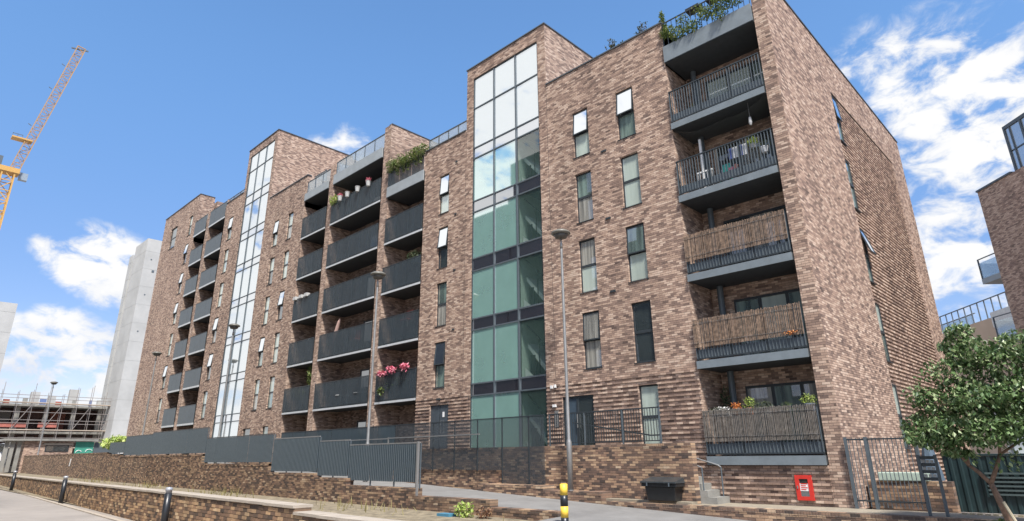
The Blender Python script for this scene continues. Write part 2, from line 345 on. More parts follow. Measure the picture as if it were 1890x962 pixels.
def subtract(a, b, holes):
    segs = [(a, b)]
    for h0, h1 in holes:
        ns = []
        for s0, s1 in segs:
            if h1 <= s0 or h0 >= s1: ns.append((s0, s1)); continue
            if h0 - s0 > .03: ns.append((s0, h0))
            if s1 - h1 > .03: ns.append((h1, s1))
        segs = ns
    return segs
def brick_list(u0, u1, z0, z1, holes=(), proud=None):
    """Bricks of the running bond inside a rectangle, trimmed at its edges and at openings."""
    out = []
    r0, r1 = int(math.floor(z0 / H_ + .01)), int(math.ceil(z1 / H_ - .01))
    for r in range(r0, r1):
        za, zb = max(r * H_ + .005, z0), min((r + 1) * H_ - .005, z1)
        if zb - za < .02: continue
        hs_ = [(h[0], h[1]) for h in holes if h[2] < zb - .01 and h[3] > za + .01]
        off = (r % 2) * .5
        c0 = int(math.floor(u0 / L_ - off)); c1 = int(math.ceil(u1 / L_ - off))
        for c in range(c0, c1):
            a, b = max((c + off) * L_ + .005, u0), min((c + off + 1) * L_ - .005, u1)
            if b - a < .03: continue
            for s0, s1 in (subtract(a, b, hs_) if hs_ else [(a, b)]):
                p = proud(r, c, (s0 + s1) / 2, (za + zb) / 2) if proud else rnd.uniform(.004, .010)
                if p > 0: out.append((s0, s1, za, zb, p))
    return out
def brick_quads(mb, frame, brs):
    """frame(u, d, z) -> point, d = distance out of the wall."""
    for (a, b, c, d, p) in brs:
        n = len(mb.v)
        mb.v += [frame(a, p, c), frame(b, p, c), frame(b, p, d), frame(a, p, d), frame(a, 0, c), frame(b, 0, c), frame(b, 0, d), frame(a, 0, d)]
        mb.f += [(n, n+1, n+2, n+3), (n, n+4, n+5, n+1), (n+3, n+2, n+6, n+7), (n, n+3, n+7, n+4), (n+1, n+5, n+6, n+2)]
BRICKM = {}
def brick_objs(parent, frame, brs, m, name='brick'):
    """single bricks as objects; alike bricks share one mesh"""
    for (a, b, c, d, p) in brs:
        key = (m.name, round(b - a, 2), round(d - c, 3), round(p, 3), tuple(round(q, 2) for q in (Vector(frame(1, 0, 0)) - Vector(frame(0, 0, 0)))), tuple(round(q, 2) for q in (Vector(frame(0, 1, 0)) - Vector(frame(0, 0, 0)))))
        o0 = Vector(frame(a, 0, c))
        if key not in BRICKM:
            mb = MB(); brick_quads(mb, frame, [(a, b, c, d, p)])
            me = bpy.data.meshes.new(name); me.from_pydata([tuple(Vector(v) - o0) for v in mb.v], [], mb.f); me.materials.append(m); BRICKM[key] = me
        o = bpy.data.objects.new(name, BRICKM[key]); o.location = o0; col.objects.link(o); attach(o, parent)
def bricks(parent, frame, brs, m, singles=0, near=(0, 0)):
    if singles:
        brs = sorted(brs, key=lambda q: (Vector(frame(q[0], 0, q[2]))).length)
        brick_objs(parent, frame, brs[:singles], m); brs = brs[singles:]
    if brs:
        mb = MB(); brick_quads(mb, frame, brs)
        return mb.build('brickwork', m, parent, stuff=True)
def FY(Y): return lambda u, d, z: (u, Y - d, z)        # wall face looking to -Y
def FX(X): return lambda u, d, z: (X + d, u, z)        # wall face looking to +X
def holed(mb, frame, u0, u1, z0, z1, holes, depth):
    us = sorted({u0, u1} | {min(max(h[i], u0), u1) for h in holes for i in (0, 1)})
    zs = sorted({z0, z1} | {min(max(h[i], z0), z1) for h in holes for i in (2, 3)})
    for i in range(len(us) - 1):
        for j in range(len(zs) - 1):
            cu, cz = (us[i] + us[i+1]) / 2, (zs[j] + zs[j+1]) / 2
            if any(h[0] < cu < h[1] and h[2] < cz < h[3] for h in holes): continue
            mb.quad(frame(us[i], 0, zs[j]), frame(us[i+1], 0, zs[j]), frame(us[i+1], 0, zs[j+1]), frame(us[i], 0, zs[j+1]))
    for a, b, c, d in holes:
        mb.quad(frame(a, 0, c), frame(a, 0, d), frame(a, -depth, d), frame(a, -depth, c))
        mb.quad(frame(b, 0, c), frame(b, -depth, c), frame(b, -depth, d), frame(b, 0, d))
        mb.quad(frame(a, 0, d), frame(b, 0, d), frame(b, -depth, d), frame(a, -depth, d))
        mb.quad(frame(a, 0, c), frame(a, -depth, c), frame(b, -depth, c), frame(b, 0, c))

# ============================================================ the apartment building
YF = 19.0
F = FY(YF)
S0, SP = -0.352, 2.962            # underside of balcony slab 0, storey pitch
HEAD = lambda k: 2.28 + 2.985 * k
B = thing('apartment_building', (-30, 28, -1.5), 'long brown brick apartment block with two glazed stair towers and stacked balconies', 'building')
wins = []      # x0, x1, z0, z1, upper pane, lower pane, opening angle of the upper sash
RT = {4: ((WBLIND, WBLIND, 5), (WBLIND, WMID, 6)), 3: ((WMID, WCURT, 0), (WBLIND, WBLIND, 0)),
      2: ((WCURT, WBLIND, 0), (WMID, WBLIND, 3)), 1: ((WCURT, WCURT, 3), (WDARK, WDARK, 0))}
for k in (1, 2, 3, 4):
    for (a, b), (u, l, op) in zip(((-14.53, -13.70), (-12.24, -11.41)), RT[k]): wins.append((a, b, HEAD(k) - 2.19, HEAD(k), u, l, op))
for k, (u, l, op) in {4: (WBLIND, WBLIND, 4), 3: (WBLIND, WDARK, 6), 2: (WMID, WCURT, 0), 1: (WBLIND, WMID, 6)}.items():
    wins.append((-23.64, -22.85, HEAD(k) - 2.19, HEAD(k), u, l, op))
pick = [WBLIND, WCURT, WMID, WBLIND, WDARK]
for k in range(1, 6):
    for j, (a, b) in enumerate(((-43.6, -42.8), (-41.35, -40.55))):
        wins.append((a, b, HEAD(k) - 2.12, HEAD(k) - .05, WBLIND, pick[(k + j) % 5], (0, 6, 0, 0, 5, 0)[(k * 2 + j) % 6]))
for k in range(1, 7): wins.append((-52.9, -52.0, HEAD(k) - 2.25, HEAD(k) - .15, WBLIND, pick[(k * 2) % 5], (9, 0, 6, 6, 0, 0, 5)[k % 7]))
for k in range(1, 8): wins.append((-63.5, -62.6, HEAD(k) - 2.1, HEAD(k), WBLIND, pick[(k * 3 + 1) % 5], (0, 0, 6, 0, 6, 6, 7)[k % 7] if k < 7 else 0))
wins.append((-68.8, -66.95, HEAD(7) - 2.3, HEAD(7), WDARK, WDARK, 0))
wins.append((-12.2, -11.4, .12, HEAD(0), WBLIND, WBLIND, 0))
wins.append((-44.6, -43.4, .1, 1.95, WDARK, WDARK, 0)); wins.append((-41.6, -40.7, .3, 2.0, WMID, WDARK, 0))
doors = [(-15.68, -14.17, .05, 2.12), (-23.87, -22.5, .05, 2.28)]
GL1 = (-21.02, -16.47, .05, 19.12); GL2 = (-49.95, -45.4, .05, 24.98)
holes = [w_[:4] for w_ in wins] + doors + [GL1, GL2]
REC = [(-9.83, -6.25, S0, 14.45), (-28.5, -24.97, -.3, 14.45), (-34.97, -29.2, -.3, 17.4), (-38.9, -35.6, -.3, 17.4), (-57.6, -53.95, -.3, 22.2), (-61.4, -58.4, -.3, 22.2)]
# front walls, each a rectangle of the facade with its openings
wl = MB()
RECTS = [(-15.98, -9.83, -1.5, 16.38), (-9.83, -6.25, -1.5, S0), (-6.25, -5.79, -1.5, 16.44), (-21.53, -15.98, -1.5, 19.85), (-24.97, -21.53, -1.5, 16.2),
         (-44.9, -38.9, -1.5, 19.5), (-50.4, -44.9, -1.5, 25.67), (-53.95, -50.4, -1.5, 21.75), (-71.4, -61.4, -1.5, 25.03)]
for a, b, c, d in RECTS:
    hs2 = [(max(h[0], a), min(h[1], b), max(h[2], c), min(h[3], d)) for h in holes if h[0] < b and h[1] > a]
    holed(wl, F, a, b, c, d, hs2, .16)
# piers between the balcony stacks
for a, b, z1, dp in ((-29.2, -28.5, 19.45, 4.2), (-35.6, -34.97, 19.0, 1.6), (-58.4, -57.6, 22.2, 1.6)): wl.box(a + .005, b - .005, YF, YF + dp, -1.5, z1)
wl.build('wall', BX, B)
# returns, recess sides and tower sides, all facing along x
ws = MB()
def faceX(x, y0, y1, z0, z1): MB().quad((x, y0, z0), (x, y1, z0), (x, y1, z1), (x, y0, z1)).build('side_wall', BY, B)
for x0, x1, z0, z1 in REC:
    faceX(x0, YF, 20.6, z0, z1 + 1.9 if x0 == -9.83 else z1); faceX(x1, YF, 20.6, z0, z1)
faceX(-9.83, 19.0, 22, 14.4, 16.38); faceX(-6.25, 19, 20.6, 14.4, 16.44)
faceX(-15.98, 19.0, 27, 15, 19.85); faceX(-21.53, 19.0, 27, 15, 19.85)
faceX(-44.9, 19.0, 26, 18, 25.67); faceX(-50.4, 19.0, 26, 18, 25.67)
faceX(-61.4, 19.0, 20.4, 20, 25.03); faceX(-71.4, 19, 34, -1.5, 25.03); faceX(-21.53, 19, 22, 14, 16.2)
faceX(-28.5, 19, 23.2, 14.4, 19.45); faceX(-53.95, 19, 20.6, 20, 21.75); faceX(-38.9, 19, 20.6, 17, 19.5); faceX(-24.97, 19, 20.6, 14, 16.2)
# set-back back walls of the recesses with their door openings
bk = MB(); sl = []
def gdoor(x0, x1, z0, z1, Y, mats, n=3):
    fr = MB(); wq = (x1 - x0) / n
    fr.box(x0, x1, Y - .03, Y + .05, z1 - .08, z1); fr.box(x0, x1, Y - .03, Y + .05, z0, z0 + .08)
    for i in range(n + 1): fr.box(x0 + i * wq - (.05 if i else 0), x0 + i * wq + (.05 if i < n else 0), Y - .032, Y + .052, z0 + .081, z1 - .081)
    f = fr.build('sliding_door', ANTH, B)
    for i in range(n): MB().box(x0 + i * wq + .05, x0 + (i + 1) * wq - .05, Y + .01, Y + .03, z0 + .08, z1 - .08).build('pane', mats[i % len(mats)], f)
for x0, x1, z0, z1 in REC:
    MB().box(x0, x1, 20.6, 20.69, z0 - .2, z1).build('recess_wall', BX, B)
SCREEN_M = {0: (WCURT, WMID, WCURT), 1: (WMID, WBLIND, WMID), 2: (WDARK, WCURT, WDARK), 3: (WDARK, WCURT, WDARK), 4: (WBLIND, WBLIND, WMID)}
for k in range(5): gdoor(-9.0, -6.27, S0 + SP * k + .32, S0 + SP * k + 2.45, 20.55, SCREEN_M[k])
for (x0, x1, z0, z1) in REC[1:4]:
    n = 5 if x1 > -29 else 6
    for k in range(0, n - (1 if x1 > -29 else 0)):
        zf = S0 + SP * k + .3
        gdoor(x1 - 1.3, x1 - .25, zf, zf + 2.1, 20.55, (WMID, WDARK) if k % 2 else (WDARK, WCURT), 2)
        if x1 - x0 > 5: gdoor(x0 + 2.4, x0 + 3.4, zf + .1, zf + 2.05, 20.55, (WDARK, WMID), 1)
for (x0, x1, z0, z1) in REC[4:]:
    for k in range(0, 8): gdoor(x1 - 1.6, x1 - .3, S0 + SP * k + .3, S0 + SP * k + 2.4, 20.55, (WDARK, WMID), 2)
# body behind and flat roofs
for (a, b, zt, dp) in ((-15.98, -5.89, 15.9, 18.3), (-21.4, -16.0, 19.7, 8), (-29.1, -21.6, 14.3, 18), (-44.8, -29.2, 17.2, 18), (-50.3, -45.0, 25.5, 8), (-61.4, -50.2, 19.6, 18), (-71.3, -61.5, 24.8, 15)):
    MB().box(a, b, 22.7 if a == -21.4 else 20.7, YF + dp, -1.5, zt).build('rear_block', BX, B)
MB().box(-15.9, -5.9, 20.7, 37.3, 15.92, 16.0).build('flat_roof', SLATE, B)
# ---- raised brick courses, near part only; beyond, the brick size drops under what the photo resolves
def proudF(r, c, u, z):
    if z < 2.62: return rnd.uniform(.030, .038) if r % 2 == 0 else rnd.uniform(.002, .006)
    return rnd.uniform(.003, .010)
allb = []
for a, b, c, d in RECTS[:5]:
    hs2 = [h for h in holes if h[0] < b and h[1] > a]
    allb += [(F, q, BX) for q in brick_list(a + .006, b - .006, c, d - .01, hs2, proudF if a != -6.25 else None)]
FS = FX(-5.79)
PANEL = (25.36, 34.7, -1.4, 14.25)
sbr = [(FS, q, BY) for q in brick_list(19.004, 37.4, -1.5, 16.4, [PANEL], lambda r, c, u, z: rnd.uniform(.003, .009))]
sw = MB(); holed(sw, FS, 19.0, 37.42, -1.5, 16.44, [PANEL], .12)
sw.quad((-5.79, 37.42, -1.5), (-15.9, 37.42, -1.5), (-15.9, 37.42, 16.44), (-5.79, 37.42, 16.44))
sw.build('gable_wall', BY, B)
PB = FX(-5.87)
swin = [(25.40, 26.12, HEAD(k) - 2.2, HEAD(k)) for k in range(5)]
pw = MB(); holed(pw, PB, 25.36, 34.7, -1.4, 14.25, swin, .1); pw.build('recessed_panel', BY, B)
hd = MB()
lst = brick_list(25.365, 34.695, -1.4, 14.24, swin, lambda r, c, u, z: rnd.uniform(.050, .062) if r % 2 == 0 else rnd.uniform(.002, .005))
brick_quads(hd, PB, lst); hd.build('projecting_course', BY, B, stuff=True)
allb += sbr
allb.sort(key=lambda t: (Vector(t[0](t[1][0], 0, t[1][2]))).length)
for fr_, q, m_ in allb[:298]: brick_objs(B, fr_, [q], m_)
for fr_, m_ in ((F, BX), (FS, BY)):
    mb = MB(); brick_quads(mb, fr_, [q for f2, q, m2 in allb[298:] if f2 is fr_]); mb.build('brickwork', m_, B, stuff=True)
# ---- windows
def window(x0, x1, z0, z1, um, lm, op, plane='y', lintel=True):
    """two-light window: top sash over fixed lower pane, set back in its reveal"""
    def P(u, d, z): return (u, YF + d, z) if plane == 'y' else (-5.87 - d, u, z)
    def bx(mb, u0, u1, d0, d1, za, zb):
        if plane == 'y': mb.box(u0, u1, YF + d0, YF + d1, za, zb)
        else: mb.box(-5.87 - d1 + .085, -5.87 - d0 + .085, u0, u1, za, zb)
    zm = z0 + (z1 - z0) * .50
    fr = MB(); t = .055; d0, d1 = (.085, .135) if plane == 'y' else (.05, .115)
    bx(fr, x0, x0 + t, d0, d1, z0, z1); bx(fr, x1 - t, x1, d0, d1, z0, z1)
    bx(fr, x0 + t, x1 - t, d0, d1, z1 - t, z1); bx(fr, x0 + t, x1 - t, d0, d1, z0, z0 + t); bx(fr, x0 + t, x1 - t, d0 - .01, d1, zm - .05, zm + .05)
    f = fr.build('window', ANTH, B)
    sm = MB(); bx(sm, x0 - .03, x1 + .03, -.035, .05, z0 - .03, z0 - .002); sm.build('sill', ANTH, f)
    lw = MB(); bx(lw, x0 + t, x1 - t, .105 if plane == 'y' else .085, .12 if plane == 'y' else .105, z0 + t, zm - .05); lw.build('pane', lm, f)
    up = MB()
    if op:
        bk2 = MB(); bx(bk2, x0 + t, x1 - t, .128, .131, zm + .05, z1 - t); bk2.build('dark_backing', WDARK, f)  # dark sheet added in place of the unlit room behind the sash
        a = R_(op); h = z1 - t - (zm - .02)
        ua, ub = x0 + t * .6, x1 - t * .6
        def Q(u, s, th): return P(u, (.075 if plane == 'y' else .0) - s * math.sin(a) - th * math.cos(a), z1 - t - s * math.cos(a) + th * math.sin(a))
        def slab(mb, u0, u1, s0, s1, t0, t1):
            c = [Q(u0, s1, t0), Q(u1, s1, t0), Q(u1, s1, t1), Q(u0, s1, t1), Q(u0, s0, t0), Q(u1, s0, t0), Q(u1, s0, t1), Q(u0, s0, t1)]
            b = len(mb.v); mb.v += c; mb.f += [(b, b+3, b+2, b+1), (b+4, b+5, b+6, b+7), (b, b+1, b+5, b+4), (b+1, b+2, b+6, b+5), (b+2, b+3, b+7, b+6), (b+3, b, b+4, b+7)]
        s1 = MB(); slab(s1, ua, ua + .04, 0, h, 0, .045); slab(s1, ub - .04, ub, 0, h, 0, .045); slab(s1, ua + .04, ub - .04, 0, .04, 0, .045); slab(s1, ua + .04, ub - .04, h - .045, h, 0, .045)
        s1.build('open_sash', ANTH, f)
        slab(up, ua + .04, ub - .04, .04, h - .045, .018, .03)
    else: bx(up, x0 + t, x1 - t, .105 if plane == 'y' else .085, .12 if plane == 'y' else .105, zm + .05, z1 - t)
    up.build('pane', um, f)
for q in wins: window(*q)
for k, (a, b, c, d) in enumerate(swin): window(a, b, c, d, WBLIND if k != 3 else WMID, WMID, (0, 0, 16, 0, 5)[k], 'x')
# ---- doors at patio level
fr = MB(); fr.box(-15.68, -15.60, 19.04, 19.14, .05, 2.12); fr.box(-14.25, -14.17, 19.04, 19.14, .05, 2.12); fr.box(-15.6, -14.25, 19.04, 19.14, 2.04, 2.12); fr.box(-15.02, -14.94, 19.04, 19.14, .05, 2.04)
d = fr.build('entrance_door', ANTH, B)
MB().box(-15.6, -15.02, 19.07, 19.11, .06, 2.04).build('door_leaf', plain('blue_grey_door', (.05, .075, .10), .4), d)
MB().box(-14.94, -14.25, 19.07, 19.11, .06, 2.04).build('pane', WDARK, d)
MB().bar((-14.98, 18.99, .95), (-14.98, 18.99, 1.45), .035).build('handle', GALV, d)
d = MB().box(-23.87, -22.5, 19.06, 19.12, .05, 2.28).build('plant_room_door', plain('slate_blue_door', (.055, .07, .085), .45), B)
MB().box(-23.2, -23.18, 19.045, 19.06, .06, 2.27).build('meeting_stile', ANTH, d)
hb = MB(); hb.tube([(-23.05, 19.0, 1.0), (-23.05, 18.98, 1.55), (-22.8, 18.98, 1.55), (-22.8, 19.0, 1.0), (-23.05, 19.0, 1.0)], .012, 6); hb.build('handle', GALV, d)
MB().box(-22.98, -22.86, 19.04, 19.058, 1.72, 1.95).build('notice', WHITE, d)
MB().box(-16.06, -15.88, 18.955, 19.0, 1.0, 1.62).build('entry_panel', GALV, B); MB().box(-16.12, -15.96, 18.90, 19.0, 1.76, 1.86).build('bulkhead_light', WHITE, B)
MB().box(-16.02, -15.94, 18.90, 19.0, 2.5, 2.62).build('bulkhead_light', WHITE, B); MB().box(-16.22, -16.12, 18.92, 19.0, 2.48, 2.6).build('bulkhead_light', WHITE, B)
MB().box(-23.3, -23.05, 18.90, 19.0, 2.50, 2.58).build('bulkhead_light', ANTH, B)
for k in (1, 2, 3): MB().box(-13.1, -12.86, 18.955, 19.0, 2.85 + 2.975 * k, 2.93 + 2.975 * k).build('vent_cover', ANTH, B)
for k in (1, 2, 3, 4): MB().box(-22.35, -22.2, 18.96, 19.0, 2.72 + 2.975 * k, 2.8 + 2.975 * k).build('vent_cover', ANTH, B)
MB().box(-15.99, -15.965, 18.992, 19.0, 2.9, 16.3).build('movement_joint', plain('joint_sealant', (.12, .09, .075), .8), B)
MB().box(-21.545, -21.52, 18.992, 19.0, 2.9, 16.1).build('movement_joint', MATS['joint_sealant'], B)
# ---- stair tower glazing
def curtain(G, trans, clear_col, name_lab):
    x0, x1, z0, z1 = G; Y0, Y1 = 19.03, 19.13
    fr = MB(); cw = (x1 - x0) / 3
    fr.box(x0, x1, Y0, Y1, z0, z0 + .05); fr.box(x0, x1, Y0, Y1, z1 - .06, z1)
    c = fr.build('curtain_wall', ANTH, B)
    for i in range(4):
        a = x0 + i * cw; MB().box(max(a - .035, x0), min(a + .035, x1), Y0 - .02, Y1, z0 + .051, z1 - .061).build('mullion', SLATE if 0 < i < 3 else ANTH, c)
    zs = [z0 + .05] + trans + [z1 - .06]
    for z in trans:
        for i in range(3): MB().box(x0 + i * cw + .036, x0 + (i + 1) * cw - .036, Y0 - .01, Y1, z - .03, z + .03).build('transom', SLATE, c)
    for j in range(len(zs) - 1):
        span = (zs[j+1] - zs[j]) < .9
        for i in range(3):
            m_ = (PSPAN2 if clear_col == 9 or zs[j] > 14 else PSPAN) if span else (PWHITE if clear_col == 9 or zs[j] > 14.5 else (PCLEAR if i == clear_col else PGREEN))  # far tower and upper panes take the copies with sky reflection painted in
            mb = MB(); a, b = x0 + i * cw + .036, x0 + (i + 1) * cw - .036
            tl = rnd.uniform(-.006, .006)
            ya, yb = 19.06 + tl, 19.06 - tl
            mb.quad((a, ya, zs[j]), (b, yb, zs[j]), (b, yb, zs[j+1]), (a, ya, zs[j+1]))
            n = len(mb.v); mb.quad((a, ya + .02, zs[j]), (a, ya + .02, zs[j+1]), (b, yb + .02, zs[j+1]), (b, yb + .02, zs[j])) if m_ is not PCLEAR else None
            mb.build('spandrel_panel' if span else 'pane', m_, c)
    return c
T1T = []
for k in range(1, 6): T1T += [2.54 + 2.955 * (k - 1), 3.06 + 2.98 * (k - 1)]
T1T = T1T[:-1][:9] + [17.28]
T1T = [2.54, 3.06, 5.5, 6.03, 8.36, 8.98, 11.40, 11.99, 14.36, 14.96, 17.28]
curtain(GL1, T1T, 2, '')
T2T = T1T[:-1] + [17.0, 17.85, 20.27, 21.2, 23.43]
T2T = [2.54, 3.06, 5.5, 6.03, 8.4, 9.0, 11.40, 12.0, 14.36, 14.96, 17.1, 17.75, 20.3, 21.1, 23.43]
curtain(GL2, T2T, 9, '')
# stair seen behind the clear bay
PLAST = plain('stair_plaster', (.50, .60, .54), .8); STW = plain('stair_white', (.82, .84, .8), .6); STD = plain('stair_dark_steel', (.025, .035, .035), .5)
rm = MB(); rm.quad((-18.0, 19.2, 0), (-18.0, 22.5, 0), (-18.0, 22.5, 19), (-18.0, 19.2, 19)); rm.quad((-18.0, 22.5, 0), (-16.3, 22.5, 0), (-16.3, 22.5, 19), (-18.0, 22.5, 19))
rm.build('stair_well', PLAST, B)
stc = MB().box(-17.98, -16.5, 21.0, 22.4, 0, .05).build('staircase', STW, B)
for k in range(6):
    zf = .05 + 2.97 * k
    MB().box(-17.95, -16.5, 19.25, 22.4, zf + 2.66, zf + 2.9).build('landing', STD, stc)
    a, b = (-17.9, zf + .05), (-16.5, zf + 1.35)
    f = MB(); f.poly([(b[0], 19.5, a[1]), (a[0], 19.5, b[1] + .2), (a[0], 19.5, b[1]), (b[0] - .15, 19.5, a[1] - .1)]); f.poly([(b[0], 20.6, a[1]), (b[0] - .15, 20.6, a[1] - .1), (a[0], 20.6, b[1]), (a[0], 20.6, b[1] + .2)])
    f.poly([(b[0], 19.5, a[1]), (b[0], 20.6, a[1]), (a[0], 20.6, b[1] + .2), (a[0], 19.5, b[1] + .2)]); f.poly([(b[0] - .15, 19.5, a[1] - .1), (a[0], 19.5, b[1]), (a[0], 20.6, b[1]), (b[0] - .15, 20.6, a[1] - .1)])
    f.build('flight', STW, stc)
    f = MB(); f.bar((-17.9, 21.6, zf + 1.2), (-16.5, 21.6, zf + 2.5), .9, .16); f.build('flight', STD, stc)
    r = MB()
    r.bar((-17.9, 19.45, zf + 2.35), (-16.5, 19.45, zf + 1.0), .04); r.bar((-17.9, 20.7, zf + 2.1), (-16.5, 20.7, zf + 3.3), .04); r.bar((-17.2, 19.45, zf + .2), (-17.2, 19.45, zf + 1.7), .03); r.bar((-17.6, 19.5, zf), (-17.6, 19.5, zf + 1.0), .25, .05)
    r.build('handrail', STD, stc)
    MB().poly([(-17.95, 19.35, zf + .02), (-17.35, 19.35, zf + .02), (-17.95, 19.35, zf + .5)]).build('white_string', STW, stc)  # triangular string piece in the plain stair white
# ---- copings and parapets
for a, b, y0, y1, z in ((-15.98, -9.8, 18.95, 19.3, 16.38), (-6.28, -5.75, 18.95, 19.3, 16.44), (-21.57, -15.94, 18.95, 19.3, 19.85), (-44.9, -38.85, 18.95, 19.3, 19.5),
                        (-50.45, -44.85, 18.95, 19.3, 25.67), (-53.95, -50.45, 18.95, 19.3, 21.75), (-71.45, -61.35, 18.95, 19.3, 25.03), (-24.97, -21.57, 18.95, 19.3, 16.2)):
    MB().box(a, b, y0, y1, z, z + .06).build('coping', COP, B)
for x, y0, y1, z in ((-5.75, 19.31, 37.45, 16.44), (-15.94, 19.31, 27, 19.85), (-44.85, 19.31, 26, 25.67), (-28.47, 19.0, 23.2, 19.45), (-61.36, 19.31, 20.4, 25.03)):
    MB().box(x - .3, x, y0, y1, z, z + .06).build('coping', COP, B)
# ---- glass balustrades on the roofs
def balustrade(x0, x1, y, z0, z1, n, mat=GLB, rails=True):
    fr = MB(); fr.box(x0, x1, y - .03, y + .03, z1 - .05, z1)
    f = fr.build('roof_balustrade', SLATE, B)
    wq = (x1 - x0) / n
    for i in range(n + 1): MB().box(x0 + i * wq - .02, x0 + i * wq + .02, y - .025, y + .025, z0, z1 - .051).build('post', SLATE, f)
    for i in range(n): MB().box(x0 + i * wq + .03, x0 + (i + 1) * wq - .03, y - .008, y + .008, z0 + .05, z1 - .06).build('pane', mat, f)
balustrade(-24.9, -21.6, 19.2, 16.26, 17.0, 4)
balustrade(-34.9, -29.25, 19.08, 18.1, 19.15, 5)
balustrade(-38.85, -35.65, 19.08, 17.95, 18.95, 3)
balustrade(-44.8, -39.0, 20.5, 19.5, 20.5, 5)
balustrade(-61.3, -50.5, 19.25, 21.8, 22.35, 8)
balustrade(-15.9, -10.2, 20.6, 16.2, 17.0, 5)
fr = MB().box(-34.85, -34.8, 19.1, 22.2, 19.1, 19.15).build('roof_balustrade', SLATE, B)
for i in range(3): MB().box(-34.83, -34.81, 19.15 + i * 1.0, 20.1 + i * 1.0, 18.2, 19.09).build('pane', GLB, fr)
for i in range(4): MB().box(-34.85, -34.8, 19.12 + i * 1.0, 19.16 + i * 1.0, 18.1, 19.09).build('post', SLATE, fr)

# ---- balconies
def balcony(x0, x1, k, style, base=None):
    z = S0 + SP * k if base is None else base
    if style == 'bars':
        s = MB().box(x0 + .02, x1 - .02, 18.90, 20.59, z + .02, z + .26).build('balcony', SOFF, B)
        fc = MB().box(x0 + .02, x1 - .02, 18.87, 18.898, z, z + .25); fc.build('fascia', SLABF, s)
        MB().box(x0 + .03, x1 - .03, 18.905, 18.935, z + .30, z + .34).build('bottom_rail', ANTH, s)
        MB().box(x0 + .03, x1 - .03, 18.94, 18.95, z + .31, z + .62).build('kick_plate', SLATE, s)
        MB().box(x0 + .03, x1 - .03, 18.89, 18.95, z + 1.58, z + 1.62).build('top_rail', ANTH, s)
        b = MB(); n = int((x1 - x0 - .1) / .105)
        for i in range(n + 1):
            xx = x0 + .05 + i * (x1 - x0 - .1) / n
            b.box(xx - .011, xx + .011, 18.9, 18.928, z + .341, z + 1.579)
        b.build('baluster', SLATE, s, stuff=True)
        for xx in (x0 + .06, x0 + 1.25, x0 + 2.4, x1 - .06): MB().box(xx - .025, xx + .025, 18.929, 18.96, z + .26, z + 1.58).build('post', ANTH, s)
        MB().tube([(x0 + .5, 20.25, z + .26), (x0 + .5, 20.25, z + SP)], .11, 10).build('column', SLATE, s)
        return s
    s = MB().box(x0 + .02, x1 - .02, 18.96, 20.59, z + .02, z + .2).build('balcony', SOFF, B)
    MB().box(x0 + .01, x1 - .01, 18.93, 18.958, z, z + (.11 if style == 'mesh' else .15)).build('slab_edge', LSTRIP if style == 'mesh' else LSTRIP, s)
    MB().box(x0 + .02, x1 - .02, 18.92, 18.96, z + 1.56, z + 1.6).build('top_rail', ANTH, s)
    n = max(2, int(round((x1 - x0) / 1.15))); wq = (x1 - x0 - .04) / n
    for i in range(n): MB().box(x0 + .02 + i * wq + .012, x0 + .02 + (i + 1) * wq - .012, 18.932 + rnd.uniform(-.004, .004), 18.944, z + .16, z + 1.55).build('mesh_panel', MESHP if style == 'mesh' else SLATE, s)
    for i in range(n + 1): MB().box(x0 + .02 + i * wq - .015 * (i > 0), x0 + .02 + i * wq + .015 * (i < n), 18.95, 18.975, z + .2, z + 1.559).build('post', ANTH, s)
    return s
for k in range(5): balcony(-9.83, -6.25, k, 'bars')
for k in range(1, 5): balcony(-28.5, -24.97, k, 'mesh')
for k in range(1, 6): balcony(-34.97, -29.2, k, 'mesh'); balcony(-38.9, -35.6, k, 'mesh')
for k in range(1, 8): balcony(-57.6, -53.95, k, 'slate'); balcony(-61.4, -58.4, k, 'slate')
# roof terraces: deep fascias
for x0, x1, z, h in ((-9.83, -6.25, 14.45, .74), (-28.5, -24.97, 14.45, .66), (-34.97, -29.2, 17.4, .72), (-38.9, -35.6, 17.38, .58)):
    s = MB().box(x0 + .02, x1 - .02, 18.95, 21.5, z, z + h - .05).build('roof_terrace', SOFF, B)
    MB().box(x0 + .015, x1 - .015, 18.90, 18.948, z + .03, z + h).build('fascia', FASC if x0 != -9.83 else SLABF, s)
    MB().box(x0 + .015, x1 - .015, 18.92, 18.95, z - .0, z + .028).build('drip_edge', ANTH, s)
s = MB().box(-28.48, -24.99, 18.92, 18.96, 16.1, 16.14).build('terrace_railing', ANTH, B)
for i in range(3): MB().box(-28.46 + i * 1.16, -27.34 + i * 1.16, 18.93, 18.944, 15.12, 16.09).build('mesh_panel', MESHP, s)
s = MB().box(-9.8, -6.28, 18.92, 18.96, 16.25, 16.29).build('terrace_railing', ANTH, B)
b = MB()
for i in range(18): b.box(-9.78 + i * .205, -9.76 + i * .205, 18.93, 18.95, 15.2, 16.24)
b.build('baluster', ANTH, s, stuff=True)

